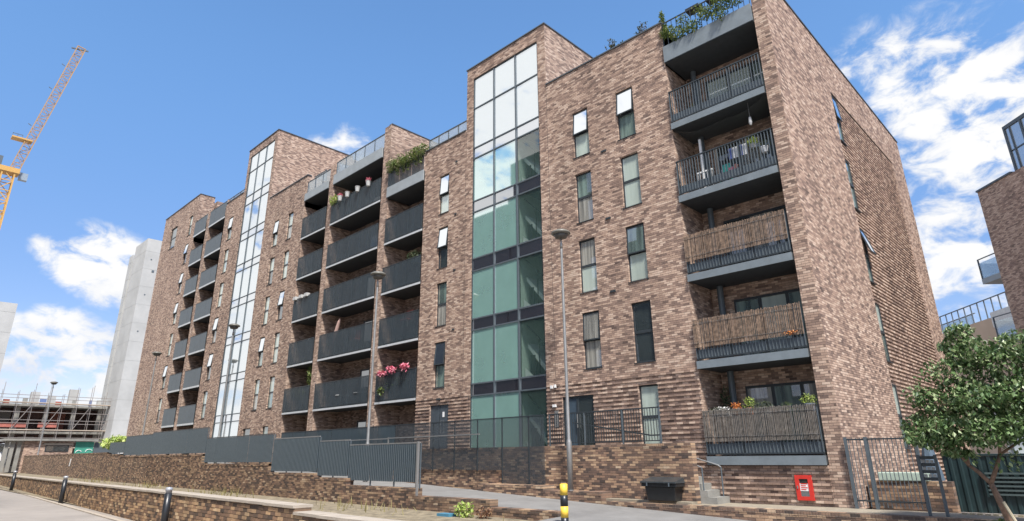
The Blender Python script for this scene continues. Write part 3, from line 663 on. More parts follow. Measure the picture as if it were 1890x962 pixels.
# ============================================================ ground
def sheet(name, pts_rows, m):
    mb = MB(); nr, nc = len(pts_rows), len(pts_rows[0])
    for r in pts_rows: mb.v += r
    for i in range(nr - 1):
        for j in range(nc - 1): mb.f.append((i*nc+j, i*nc+j+1, (i+1)*nc+j+1, (i+1)*nc+j))
    return tag(mb.build(name, m), kind='structure')
def gz(x): return -1.83 - .0067 * min(40, max(-120, x))
xs = [-1500, -400, -120, -80, -40, -10, 40, 300, 1500]
sheet('ground', [[(x, y, gz(x) - .0) for x in xs] for y in (-1500, -60, 0, 30, 200, 1800)], ROADM)
def rampz(x): return max(gz(x) + .01 if x > -9.0 else -9, min(-.25, -1.69 + .043 * (-8.8 - x)))
rx = [-92, -60, -43, -30, -20, -14, -11.6, -10, -8.8, -7.5, -6.2, -5.0, -3, 0, 4]
def rz(x): return min(-.2, -1.69 + .043 * (-8.8 - x)) if x < -6.2 else -1.79 + (x + 6.2) * .0
sheet('ramp', [[(x, y, max(rz(x), gz(x) + .012)) for x in rx[:7]] for y in (13.9, 17.35)], RAMPM)
sheet('ramp_foot', [[(x, y, (max(rz(x), gz(x) + .012) * t + (gz(x) + .008) * (1 - t))) for x in rx[6:]] for y, t in ((7.6, 0), (10.5, .25), (13.9, 1), (17.35, 1))], RAMPM)
sheet('planting_bed', [[(x, y, gz(x) + .03) for x in (-88, -60, -40, -20, -11.7)] for y in (6.6, 9, 13.69)], SOIL)
tag(MB().box(-72, -11.45, 18.15, 18.99, -1.4, .05).build('patio', CONC2), kind='structure')
tag(MB().box(-9.75, 3.5, 17.55, 18.98, -1.9, -1.43).build('pavement', plain('sandy_paving', (.26, .225, .17), .9, 0, .2, 3, .3)), kind='structure')
tag(MB().box(-15.2, -9.75, 17.55, 17.9, -1.9, -1.36).build('pavement', MATS['sandy_paving']), kind='structure')
tag(MB().box(-100, -89.6, 9.5, 30, -1.4, -.52).build('side_road', ROADM), kind='structure')
# tufts of weeds between the walls
LEAF_T = leafy('tree_leaf', (.045, .092, .030), (.125, .205, .072), (.34, .40, .20))
LEAF_S = leafy('shrub_leaf', (.05, .09, .022), (.14, .20, .05), (.34, .38, .13))
LEAF_Y = leafy('lime_leaf', (.20, .30, .05), (.36, .46, .10), (.55, .60, .22))
LEAF_D = leafy('dull_leaf', (.035, .055, .03), (.08, .11, .055), (.18, .20, .11))
DRYG = leafy('dry_grass', (.16, .14, .05), (.28, .24, .10), (.40, .36, .18))
PINKF = leafy('pink_petal', (.55, .10, .16), (.75, .22, .30), (.85, .45, .50), .1)
WHTF = leafy('white_petal', (.6, .6, .58), (.75, .75, .72), (.85, .85, .82), .1)
ORGF = leafy('orange_petal', (.45, .13, .03), (.65, .22, .05), (.75, .35, .10), .1)
BARK = plain('bark', (.20, .125, .085), .9, 0, .35, 9, .6)
def leaves(mb, cen, rad, n, size, r=rnd, droop=.3, hollow=.0):
    """n folded leaves spread through an ellipsoid"""
    for _ in range(n):
        while True:
            p = Vector((r.uniform(-1, 1), r.uniform(-1, 1), r.uniform(-1, 1)))
            if hollow < p.length < 1: break
        c = Vector(cen) + Vector((p.x * rad[0], p.y * rad[1], p.z * rad[2]))
        s = size * r.uniform(.6, 1.3)
        d = Vector((r.uniform(-1, 1), r.uniform(-1, 1), r.uniform(-1, .6) - droop)).normalized()
        sd_ = d.cross(Vector((r.uniform(-.4, .4), r.uniform(-.4, .4), 1))).normalized() * s * .3
        nn = d.cross(sd_).normalized() * s * .09
        n0 = len(mb.v)
        mb.v += [tuple(c), tuple(c + d * s * .45 + sd_ + nn), tuple(c + d * s), tuple(c + d * s * .45 - sd_ + nn)]
        mb.f += [(n0, n0+1, n0+2), (n0, n0+2, n0+3)]
def tuft(name, cen, rad, n, size, mat, label, cat, group=None, stem=None):
    mb = MB(); leaves(mb, cen, rad, n, size)
    o = mb.build(name, mat); tag(o, label, cat, group); return o
mb = MB()
for _ in range(900):
    x = rnd.uniform(-60, -12); y = rnd.uniform(12.2, 13.6) if rnd.random() < .7 else rnd.uniform(7.5, 13.5)
    if math.sin(x * .55) + rnd.uniform(-1, 1) < .2: continue
    b0 = Vector((x, y, gz(x) + .03)); h = rnd.uniform(.08, .42)
    a = rnd.uniform(0, 6.28); q = Vector((math.cos(a), math.sin(a), 0)) * .02; tp = b0 + Vector((rnd.uniform(-.12, .12), rnd.uniform(-.12, .12), h))
    n0 = len(mb.v); mb.v += [tuple(b0 - q), tuple(b0 + q), tuple(tp)]; mb.f.append((n0, n0+1, n0+2))
tag(mb.build('dry_grass', DRYG), kind='stuff')

# ============================================================ foreground walls
def dirframe(dx, dy, c):
    return lambda u, d, z: (u * dx + (c + d) * dy, u * dy - (c + d) * dx, z)
# low wall with pale stone coping
ddx, ddy = .99939, -.03498
LW = brick_mat('low_wall_brick', (ddx, ddy), [(a, tuple(q_ * f for q_, f in zip(q, (1.28, 1.22, 1.05)))) for a, q in PAL_W], mortar=(.13, .11, .08), dirt=.4)
FLW = dirframe(ddx, ddy, -5.5966)
lw = thing('low_garden_wall', (-30, 6.8, -1.6), 'long low brick wall with pale stone coping beside the paved road', 'wall')
body = MB()
for a, b, z1 in ((-75, -11.6, -.88), (-11.6, -4.5, -.99)):
    p = [FLW(a, 0, -2.0), FLW(b, 0, -2.0), FLW(b, -.33, -2.0), FLW(a, -.33, -2.0)]
    n = len(body.v); body.v += p + [(q[0], q[1], z1) for q in p]
    body.f += [(n, n+1, n+5, n+4), (n+1, n+2, n+6, n+5), (n+2, n+3, n+7, n+6), (n+3, n, n+4, n+7), (n+4, n+5, n+6, n+7)]
body.build('wall_core', LW, lw)
br = brick_list(-30, -11.6, -1.8, -.885) + brick_list(-11.6, -4.5, -1.8, -.995)
br = [q[:4] + (rnd.uniform(.004, .014),) for q in br]
bricks(lw, FLW, br, LW, 290)
u = -75
while u < -4.6:
    ln = .9; e = min(u + ln, -4.5)
    if u < -11.6 < e: e = -11.6
    zt = -.88 if u < -11.61 else -.99
    mb = MB(); dz = rnd.uniform(-.004, .004); pr = .035 + rnd.uniform(-.004, .004)
    A = [FLW(u + .004, pr, 0), FLW(e - .004, pr, 0), FLW(e - .004, -.36, 0), FLW(u + .004, -.36, 0)]
    mb.v = [(q[0], q[1], zt + .004 + dz) for q in A] + [(q[0], q[1], zt + .052 + dz) for q in A]
    mb.f = [(0, 1, 5, 4), (1, 2, 6, 5), (2, 3, 7, 6), (3, 0, 4, 7), (4, 5, 6, 7), (3, 2, 1, 0)]
    mb.build('coping_stone', STONE, lw); u = e
# kerb line at the foot of the wall
mb = MB(); A = [FLW(-75, .42, 0), FLW(-4, .42, 0), FLW(-4, .28, 0), FLW(-75, .28, 0)]
mb.v = [(q[0], q[1], gz(q[0]) + .004) for q in A] + [(q[0], q[1], gz(q[0]) + .03) for q in A]; mb.f = [(0, 1, 5, 4), (1, 2, 6, 5), (2, 3, 7, 6), (3, 0, 4, 7), (4, 5, 6, 7)]
tag(mb.build('kerb', STONE), kind='structure')
# tall stepped wall carrying the slate fence
FT = FY(13.7)
tw = thing('stepped_garden_wall', (-40, 13.8, -1.5), 'tall dark brick garden wall stepping down under the slate fence', 'wall')
SEC = [(-89.0, -55.5, .55), (-55.5, -52.1, .40), (-52.1, -36.9, .25), (-36.9, -28.9, -.24), (-28.9, -24.65, -.62), (-24.65, -22.2, -.77), (-22.2, -17.9, -1.02), (-17.9, -14.22, -1.26), (-14.22, -11.6, -1.455)]
core = MB(); brs = []
for a, b, z in SEC:
    core.box(a, b, 13.7, 14.03, -2.0, z - .004)
    if b > -53: brs += [q[:4] + (rnd.uniform(.004, .013),) for q in brick_list(max(a, -46) + .002, b - .002, -1.75, z - .115)]
    # brick-on-edge capping: single bricks near by, one piece farther off
core.build('wall_core', WX, tw)
caps = []; far = MB()
for a, b, z in SEC:
    x = a + .004
    while x < b - .03:
        e = min(x + .068, b - .004)
        if a > -29: caps.append((x, e, z - .107, z + .003, .012 + rnd.uniform(-.003, .003)))
        x += .075
    if a <= -29: far.box(a, b, 13.685, 14.035, z - .10, z)
far.build('capping', WX, tw)
FTc = lambda u, d, z: (u, 13.7 - d, z)
def capobj(q):
    mb = MB(); mb.box(0, q[1] - q[0], 0, .345, 0, q[3] - q[2]); return mb
capmesh = None
for q in caps[-150:]:
    if capmesh is None:
        mb = MB().box(0, .068, 0, .35, 0, .11); capmesh = bpy.data.meshes.new('brick_on_edge'); capmesh.from_pydata(mb.v, [], mb.f); capmesh.materials.append(WX)
    o = bpy.data.objects.new('brick_on_edge', capmesh); o.location = (q[0], 13.7 - q[4], q[2] + rnd.uniform(-.003, .003)); col.objects.link(o); attach(o, tw)
mb = MB()
for q in caps[:-150]: mb.box(q[0], q[1], 13.7 - q[4], 14.04, q[2], q[3])
mb.build('brick_on_edge', WX, tw, stuff=True)
bricks(tw, FT, brs, WX, 150)
# slate fence on that wall
fn = thing('slate_fence', (-40, 13.87, -.5), 'slate grey metal mesh fence stepping down along the tall brick wall', 'fence')
FSEC = [(-55.6, -51.9, .45, 1.24), (-51.85, -46.25, .27, 1.58), (-46.2, -37.0, .27, 1.68), (-36.95, -28.95, -.22, 1.10), (-28.9, -24.75, -.60, .87), (-24.7, -22.4, -.74, .67), (-22.36, -17.9, -.88, .475)]
bl = MB()
for a, b, z0, z1 in FSEC:
    n = max(1, int(round((b - a) / 1.45))); q = (b - a) / n
    for i in range(n):
        MB().box(a + i * q + .03, a + (i + 1) * q - .03, 13.86, 13.872, z0 + .04, z1 - .05).build('mesh_panel', MESHF, fn)
    for i in range(n + 1): MB().box(a + i * q - .022, a + i * q + .022, 13.885, 13.925, z0 - (.16 if a > -23 else .03), z1 - .042).build('post', SLATE, fn)
    MB().box(a, b, 13.845, 13.90, z1 - .04, z1).build('top_rail', GALV if a > -30 else ANTH, fn)
    x = a + .05
    while x < b: bl.box(x - .006, x + .006, 13.826, 13.858, z0 + .04, z1 - .05); x += .115
bl.build('blade', SLATE, fn, stuff=True)
MB().box(-17.94, -17.87, 13.74, 13.83, -1.4, .49).build('end_post', GALV, fn)
# patio retaining wall
FP = FY(17.9)
pwl = thing('patio_retaining_wall', (-20, 18, -1.5), 'orange brown brick retaining wall of the raised patio below the entrance doors', 'wall')
MB().box(-72, -9.77, 17.9, 18.15, -1.9, .30).build('wall_core', PX_, pwl)
brs = [q[:4] + (rnd.uniform(.004, .012),) for q in brick_list(-26, -9.78, -1.5, .19)]
bricks(pwl, FP, brs, PX_, 200)
cm = MB().box(0, .068, 0, .27, 0, .11); cme = bpy.data.meshes.new('brick_on_edge'); cme.from_pydata(cm.v, [], cm.f); cme.materials.append(PX_)
x = -9.85; i = 0; mb = MB()
while x > -26:
    if i < 95:
        o = bpy.data.objects.new('brick_on_edge', cme); o.location = (x, 17.888 + rnd.uniform(-.003, .003), .196); col.objects.link(o); attach(o, pwl)
    else: mb.box(x, x + .068, 17.888, 18.16, .196, .306)
    x -= .075; i += 1
mb.build('brick_on_edge', PX_, pwl, stuff=True)
# mesh guard fixed in front of the patio wall
mg = thing('patio_mesh_guard', (-22, 17.85, 0), 'dark see-through mesh guard covering the patio wall left of the lamp post', 'fence')
x = -36.3
while x < -15.5:
    zb = -.54 if x < -19.2 else -1.02
    MB().box(x + .02, min(x + 1.40, -15.62), 17.80, 17.812, zb, 1.38).build('mesh_panel', MESHL if x > -25 else MESHF, mg)
    MB().box(x - .02, x + .02, 17.815, 17.85, zb - .05, 1.40).build('post', ANTH, mg); x += 1.42
MB().box(-36.3, -15.6, 17.79, 17.83, 1.381, 1.42).build('top_rail', ANTH, mg)
MB().box(-28.9, -25.2, 17.6, 17.64, .78, .82).build('handrail', GALV, mg); MB().box(-25.15, -18.9, 17.6, 17.64, .80, .84).build('handrail', GALV, mg); MB().box(-25.2, -25.13, 17.6, 17.64, .5, .86).build('handrail_bracket', GALV, mg)
# open bar railing on the patio wall
pr = thing('patio_railing', (-13, 18.0, .3), 'open black bar railing on the patio wall between lamp post and steps', 'railing')
MB().box(-15.55, -10.85, 18.0, 18.04, 1.40, 1.44).build('top_rail', ANTH, pr); MB().box(-15.55, -10.85, 18.005, 18.035, .38, .41).build('bottom_rail', ANTH, pr)
mb = MB(); x = -15.5
while x < -10.9: mb.box(x - .008, x + .008, 18.01, 18.03, .411, 1.399); x += .105
mb.build('baluster', ANTH, pr, stuff=True)
for x in (-15.52, -13.9, -12.3, -10.87): MB().box(x - .025, x + .025, 18.0, 18.04, .31, 1.399 if x != -10.87 else 1.55).build('post', SLATE, pr)
mb = MB(); mb.bar((-14.9, 18.6, 1.12), (-11.6, 18.6, .58), .045); mb.bar((-11.6, 18.6, .58), (-11.2, 18.6, .58), .045); mb.build('sloping_handrail', ANTH, pr)
# steps up to the patio
st = thing('patio_steps', (-10.3, 18.5, -1.43), 'pale concrete steps rising behind the patio wall end', 'steps')
for i in range(8): MB().box(-11.45, -9.25 - i * .275, 18.16, 18.97, -1.43 + i * .185, -1.43 + (i + 1) * .185 - .003).build('step', CONC2, st)
hr = thing('steps_handrail', (-9.8, 18.0, -1.43), 'near galvanised handrail at the foot of the patio steps', 'handrail', None)
hm = MB(); hm.tube([(-10.25, 18.2, -.18), (-9.66, 18.2, -.42)], .022, 8); hm.build('rail', GALV, hr); MB().tube([(-9.66, 18.2, -1.43), (-9.66, 18.2, -.42)], .022, 8).build('post', SLATE, hr)
hr = thing('steps_handrail', (-9.4, 18.85, -1.43), 'far galvanised handrail of the patio steps fixed by the brown wall', 'handrail', None)
hm = MB(); hm.tube([(-10.6, 18.85, -.03), (-9.45, 18.85, -.36), (-9.36, 18.85, -.42)], .022, 8); hm.build('rail', GALV, hr); MB().tube([(-9.38, 18.85, -1.43), (-9.36, 18.85, -.42)], .022, 8).build('post', SLATE, hr)
# ledge / kerb wall along the ramp
lg = thing('ledge_wall', (-10, 17.4, -1.6), 'low brick kerb wall with brick-on-edge top along the grey ramp', 'wall')
LSEC = [(-18.6, -15.3, -1.02), (-15.3, -12.8, -1.16), (-12.8, 3.4, -1.42)]
lc = MB(); brs = []
for a, b, z in LSEC:
    lc.box(a, b, 17.3, 17.55 if b > 0 else 17.9, -2.1, z - .004); brs += [q[:4] + (rnd.uniform(.004, .012),) for q in brick_list(a + .002, b - .002, -1.95, z - .12)]
lc.build('wall_core', PX_, lg)
bricks(lg, FY(17.3), brs, PX_, 120)
i = 0; mb = MB()
cm = MB().box(0, .068, 0, .255, 0, .11); cme = bpy.data.meshes.new('brick_on_edge'); cme.from_pydata(cm.v, [], cm.f); cme.materials.append(PX_)
for a, b, z in LSEC:
    x = a + .005
    while x < min(b, -1) - .06:
        if x > -17: o = bpy.data.objects.new('brick_on_edge', cme); o.location = (x, 17.286 + rnd.uniform(-.003, .003), z - .109); col.objects.link(o); attach(o, lg)
        else: mb.box(x, x + .068, 17.286, 17.54, z - .109, z + .001)
        x += .075
if mb.v: mb.build('brick_on_edge', PX_, lg, stuff=True)

# ============================================================ street furniture
def lamp(x, y, zb, zt, label):
    t = thing('street_lamp', (x, y, zb), label, 'street lamp', 'post top street lamps')
    MB().lathe((x, y, zb), [(.095, 0), (.095, 1.55), (.085, 1.6), (.062, 1.68), (.058, 4.0), (.045, zt - zb - .75), (.04, zt - zb - .7)], 12).build('pole', GALV, t, smooth=True)
    MB().lathe((x, y, zb), [(.105, .0), (.105, .03)], 12).build('base_collar', GALV, t)
    MB().lathe((x, y, zt), [(.06, -.75), (.05, -.55), (.03, -.5), (.035, -.36)], 10).build('spigot', GALV, t, smooth=True)
    MB().lathe((x, y, zt), [(.10, -.36), (.22, -.33), (.29, -.20)], 20).build('bowl', plain('lamp_bowl', (.085, .08, .07), .35), t, smooth=True)
    MB().lathe((x, y, zt), [(.30, -.199), (.375, -.16), (.36, -.10), (.24, -.03), (.08, 0)], 24).build('hood', plain('lamp_hood', (.15, .145, .125), .4), t, smooth=True)
    return t
lamp(-14.15, 17.42, -1.16, 8.25, 'tall grey street lamp in front of the nearer glazed stair tower and patio wall')
lamp(-24.4, 16, -1.05, 8.45, 'grey street lamp in front of the pier between the wide and narrow mesh balconies')
lamp(-40.9, 16, -.3, 8.4, 'grey street lamp standing before the white reflecting far stair tower')
lamp(-55.9, 16, -.3, 8.35, 'slim street lamp near the left end of the apartment block')
lamp(-84.5, 14.45, -1.2, 8.3, 'distant street lamp rising in front of the scaffolded building site')
BLK = plain('black_bollard_paint', (.018, .020, .024), .35, 0, .1)
for x, y, lab in ((-18.1, 6.02, 'black bollard with silver cap nearest the camera, at the bottom edge'), (-31.3, 6.45, 'black bollard with silver cap, middle one beside the low wall'), (-44.3, 6.75, 'farthest black bollard with silver cap, by the low wall at the left edge')):
    z = gz(x); t = thing('bollard', (x, y, z), lab, 'bollard', 'black bollards along the paved road')
    MB().lathe((x, y, z), [(.085, 0), (.085, .88)], 16).build('post', BLK, t, smooth=True)
    MB().lathe((x, y, z), [(.075, .881), (.075, .95), (.088, .955), (.088, 1.0), (.06, 1.03), (.01, 1.035)], 16).build('cap', plain('silver_cap', (.42, .43, .45), .3, .4), t, smooth=True)
YEL = plain('yellow_paint', (.78, .52, .06), .5, 0, .1, 9)
t = thing('striped_bollard', (-10.75, 12.95, -1.75), 'yellow and black banded bollard at the end of the garden wall', 'bollard')
for i in range(4): MB().lathe((-10.75, 12.95, -1.76), [(.098, .012 + .26 * i), (.098, .012 + .26 * (i + 1) - .002)], 18).build('band', YEL if i % 2 else BLK, t, smooth=True)
MB().lathe((-10.75, 12.95, -.708), [(.098, 0), (.07, .012), (.01, .014)], 18).build('cap', YEL, t)
# grit bin
t = thing('grit_bin', (-10.7, 17.6, -1.42), 'black plastic grit bin on the ledge below the patio wall', 'bin')
BIN = plain('black_plastic', (.014, .016, .018), .38, 0, .2)
mb = MB(); X0, X1, Y0, Y1 = -11.2, -10.16, 17.38, 17.84
b = [(X0 + .06, Y0 + .05, -1.355), (X1 - .06, Y0 + .05, -1.355), (X1 - .06, Y1, -1.355), (X0 + .06, Y1, -1.355), (X0, Y0, -.95), (X1, Y0, -.95), (X1, Y1, -.95), (X0, Y1, -.95)]
mb.v = b; mb.f = [(0, 3, 2, 1), (4, 5, 6, 7), (0, 1, 5, 4), (1, 2, 6, 5), (2, 3, 7, 6), (3, 0, 4, 7)]; mb.build('tub', BIN, t, bevel=.02)
MB().box(X0 - .08, X1 + .08, Y0 - .06, Y1 + .01, -.948, -.85).build('rim', BIN, t, bevel=.015)
mb = MB(); mb.v = [(X0 - .10, Y0 - .09, -.848), (X1 + .10, Y0 - .09, -.848), (X1 + .10, Y1 + .01, -.848), (X0 - .10, Y1 + .01, -.848), (X0 - .09, Y0 - .08, -.80), (X1 + .09, Y0 - .08, -.80), (X1 + .05, Y1, -.68), (X0 - .05, Y1, -.68)]
mb.f = [(0, 3, 2, 1), (4, 5, 6, 7), (0, 1, 5, 4), (1, 2, 6, 5), (2, 3, 7, 6), (3, 0, 4, 7)]; mb.build('lid', plain('bin_lid', (.035, .04, .043), .3, 0, .2), t, bevel=.012)
for x in (X0 + .12, X1 - .16): MB().box(x, x + .04, Y0 - .10, Y0 - .091, -.93, -.83).build('latch', SLATE, t)
# red dry riser cabinet
RED = plain('red_enamel', (.55, .035, .025), .4, 0, .1)
t = thing('fire_cabinet', (-7.0, 19, -1.28), 'red fire service cabinet on the brown wall under the lowest balcony', 'cabinet')
fr = MB(); x0, x1, z0, z1 = -7.22, -6.76, -1.28, -.62
fr.box(x0, x0 + .11, 18.93, 18.99, z0, z1); fr.box(x1 - .11, x1, 18.93, 18.99, z0, z1); fr.box(x0 + .11, x1 - .11, 18.93, 18.99, z1 - .10, z1); fr.box(x0 + .11, x1 - .11, 18.93, 18.99, z0, z0 + .10)
fr.build('frame', RED, t)
MB().box(x0 + .11, x1 - .11, 18.955, 18.985, z0 + .10, z1 - .10).build('window', WDARK, t)
lb = MB().box(x0 + .115, x1 - .115, 18.945, 18.954, z0 + .24, z1 - .22).build('label', WHITE, t)
for i in range(4): MB().box(x0 + .14, x1 - (.14 if i % 2 else .18), 18.941, 18.944, z0 + .27 + i * .05, z0 + .295 + i * .05).build('red_line', RED, lb)
MB().box(x0 + .04, x0 + .07, 18.915, 18.93, -.98, -.9).build('lock', GALV, t)

# ============================================================ right edge: fence, hoarding, tree, neighbours
t = thing('bar_fence', (-4.9, 18.9, -1.43), 'dark vertical bar fence joining the brick corner at right', 'fence')
for x in (-5.70, -5.2, -4.05): MB().box(x - .035, x + .035, 18.87, 18.94, -1.43, .36).build('post', SLATE, t)
MB().box(-5.66, -5.24, 18.89, 18.92, .28, .32).build('rail', ANTH, t); MB().box(-5.16, -4.09, 18.89, 18.92, .28, .32).build('rail', ANTH, t)
MB().box(-5.66, -5.24, 18.89, 18.92, -1.25, -1.21).build('rail', ANTH, t); MB().box(-5.16, -4.09, 18.89, 18.92, -1.25, -1.21).build('rail', ANTH, t)
mb = MB()
for i in range(17): x = -5.62 + i * .095; mb.box(x - .008, x + .008, 18.895, 18.915, -1.38, .34)
mb.build('bar', SLATE, t, stuff=True)
t = thing('planter_wall', (-4.8, 20.3, -1.5), 'short brick planter wall with pale trough behind the bar fence', 'wall')
MB().box(-5.7, -3.7, 20.2, 20.5, -1.6, -.78).build('wall_core', WX, t); bricks(t, FY(20.2), [q[:4] + (.008,) for q in brick_list(-5.68, -3.72, -1.5, -.80)], WX)
MB().box(-5.4, -4.2, 20.15, 20.5, -.775, -.56).build('trough', plain('pale_green_trough', (.38, .47, .40), .5), t, bevel=.02)
t = thing('notice_frame', (-3.6, 17.7, -1.45), 'dark metal frame of three slatted rows on two posts beside the fence', 'sign')
for x in (-3.80, -3.46): MB().box(x - .03, x + .03, 17.67, 17.73, -1.45, -.10).build('post', SLATE, t)
for i in range(4): MB().box(-3.765, -3.495, 17.68, 17.72, -.66 + i * .155, -.59 + i * .155).build('slat', ANTH, t)
for i in range(3):
    for j in range(3): MB().box(-3.75 + j * .088, -3.685 + j * .088, 17.69, 17.70, -.585 + i * .155, -.525 + i * .155).build('pale_plate', GALV, t)
t = thing('folded_parasol', (-4.35, 21.5, -1.6), 'folded slate blue parasol standing behind the bar fence', 'parasol')
MB().lathe((-4.35, 21.5, -1.6), [(.03, 0), (.03, .75)], 8).build('pole', SLATE, t)
MB().lathe((-4.35, 21.5, -1.6), [(.05, .76), (.27, .80), (.25, 1.0), (.17, 1.5), (.07, 2.0), (.015, 2.15)], 9).build('canopy', plain('slate_canvas', (.075, .11, .15), .8, 0, .25), t)
# corrugated hoarding with louvre
HG = plain('dark_green_sheet', (.010, .026, .028), .45, 0, .2)
t = thing('green_enclosure', (0, 22, -1.65), 'dark green ribbed metal enclosure with a slatted vent behind the young tree', 'enclosure')
mb = MB(); x = -4.05
while x < 4.5:
    mb.quad((x, 21.6, -1.6), (x + .10, 21.6, -1.6), (x + .10, 21.6, -.16), (x, 21.6, -.16))
    mb.quad((x + .10, 21.6, -1.6), (x + .13, 21.57, -1.6), (x + .13, 21.57, -.16), (x + .10, 21.6, -.16))
    mb.quad((x + .13, 21.57, -1.6), (x + .19, 21.57, -1.6), (x + .19, 21.57, -.16), (x + .13, 21.57, -.16))
    mb.quad((x + .19, 21.57, -1.6), (x + .22, 21.6, -1.6), (x + .22, 21.6, -.16), (x + .19, 21.57, -.16)); x += .22
mb.build('ribbed_sheet', HG, t)
MB().box(-4.06, 4.5, 21.56, 23.6, -.158, -.11).build('top_trim', HG, t); MB().box(-4.06, -4.0, 21.61, 23.6, -1.6, -.16).build('end_sheet', HG, t)
for i in range(6): MB().box(-3.15, -1.35, 21.5, 21.56, -1.15 + i * .105, -1.105 + i * .105).build('slat', plain('worn_green_slat', (.06, .085, .085), .5), t)
for i in range(2): MB().box(-3.2 + i * 1.87, -3.16 + i * 1.87, 21.49, 21.565, -1.2, -.5).build('vent_frame', HG, t)
t = thing('timber_edging', (-1.5, 18.2, -1.7), 'low row of pale upright timber edging in front of the green enclosure', 'edging')
for i in range(30): x = -3.35 + i * .15; MB().box(x, x + .10, 18.6, 18.66, -1.75, -1.40 + rnd.uniform(-.01, .01)).build('timber_stake', plain('weathered_timber', (.33, .28, .19), .9, 0, .3), t)
# young tree
def limb(mb, pts, r0, r1):
    n = len(pts); mb.tube(pts, [r0 + (r1 - r0) * i / (n - 1) for i in range(n)], 9)
t = thing('young_tree', (-2.2, 17.0, -1.8), 'young leafy tree with leaning reddish trunk in front of the green enclosure', 'tree')
mb = MB(); limb(mb, [(-2.17, 17.0, -1.85), (-2.24, 17.0, -1.5), (-2.34, 17.02, -1.05), (-2.42, 17.03, -.68)], .085, .055); mb.build('trunk', BARK, t, smooth=True)
FK = (-2.42, 17.03, -.68); mb = MB()
ends = []
def branch(p0, p1, r0, r1, sag=.05):
    p0 = Vector(p0); p1 = Vector(p1); m_ = (p0 + p1) / 2 + Vector((rnd.uniform(-sag, sag), rnd.uniform(-sag, sag), sag)); limb(mb, [p0, m_, p1], r0, r1); return p1
a = branch(FK, (-2.72, 17.0, -.32), .045, .036); b = branch(FK, (-2.15, 17.05, -.10), .045, .034)
c = branch(a, (-3.15, 16.9, .15), .034, .02); d = branch(a, (-2.8, 17.1, .6), .03, .018); e = branch(b, (-1.9, 17.0, .7), .032, .02); f = branch(b, (-1.4, 17.2, .3), .028, .016)
for s_ in (c, d, e, f):
    for _ in range(4): ends.append(branch(s_, s_ + Vector((rnd.uniform(-.6, .6), rnd.uniform(-.6, .6), rnd.uniform(.0, .7))), .016, .006))
mb.build('branch', BARK, t, smooth=True)
CL = [(-3.45, 17.0, .55, .42, .30), (-3.15, 16.85, .30, .48, .32), (-3.62, 17.1, .33, .25, .2), (-3.0, 17.0, 1.05, .48, .38), (-2.55, 17.1, 1.65, .50, .42), (-2.15, 17.0, 2.1, .42, .36), (-1.75, 17.1, 1.8, .5, .42), (-2.3, 16.8, 1.05, .55, .42), (-1.6, 16.9, 1.1, .6, .45),
      (-2.75, 16.8, .45, .5, .34), (-2.2, 16.7, .42, .5, .36), (-1.6, 16.8, .45, .55, .38), (-1.05, 17.0, .75, .55, .5), (-1.0, 17.0, 1.5, .55, .5), (-.5, 17.1, 1.1, .6, .6), (-1.3, 17.1, 2.15, .5, .35), (-2.5, 17.3, 2.3, .34, .26), (-.6, 17, .3, .5, .25), (-2.0, 17.5, .9, .8, .7), (-.9, 16.7, -.25, .28, .12), (-2.85, 16.9, -.02, .3, .1), (.2, 17, 1.3, .6, .7), (-2.35, 17.2, 2.6, .3, .2)]
mb = MB(); singles = []
for (x, y, z, rx_, rz_) in CL:
    n = int(660 * (rx_ / .5) ** 2)
    leaves(mb, (x, y, z), (rx_, rx_, rz_), n, .115, droop=.55, hollow=.35)
for p in ends: leaves(mb, tuple(p), (.22, .22, .16), 60, .11, droop=.5)
for _ in range(260):
    a = rnd.uniform(0, 6.28); leaves(mb, (-1.9 + math.cos(a) * rnd.uniform(1.3, 1.75), 16.9, 1.0 + math.sin(a) * rnd.uniform(.9, 1.35)), (.12, .3, .1), 4, .11, droop=.4)
# the 300 leaves nearest the viewer are parts of their own
cand = sorted(range(0, len(mb.v), 4), key=lambda i: Vector(mb.v[i]).length)[:300]; cs = set(cand)
rest = MB()
for i in range(0, len(mb.v), 4):
    if i in cs:
        q = [Vector(mb.v[i + j]) - Vector(mb.v[i]) for j in range(4)]
        me = bpy.data.meshes.new('leaf'); me.from_pydata([tuple(v) for v in q], [], [(0, 1, 2), (0, 2, 3)]); me.materials.append(LEAF_T)
        o = bpy.data.objects.new('leaf', me); o.location = mb.v[i]; col.objects.link(o); attach(o, t)
    else:
        n0 = len(rest.v); rest.v += mb.v[i:i+4]; rest.f += [(n0, n0+1, n0+2), (n0, n0+2, n0+3)]
rest.build('crown', LEAF_T, t, stuff=True)
t = thing('tree_stake', (-1.75, 16.8, -1.8), 'pale wooden stake leaning against the young tree trunk', 'stake')
MB().tube([(-1.98, 16.8, -1.85), (-2.27, 16.88, -1.02)], .032, 8).build('stake_pole', plain('pale_wood', (.42, .36, .25), .8, 0, .2), t)
tuft('small_shrub', (-2.35, 17.2, -1.45), (.22, .2, .12), 260, .07, LEAF_S, 'small bright green shrub at the foot of the young tree', 'shrub')
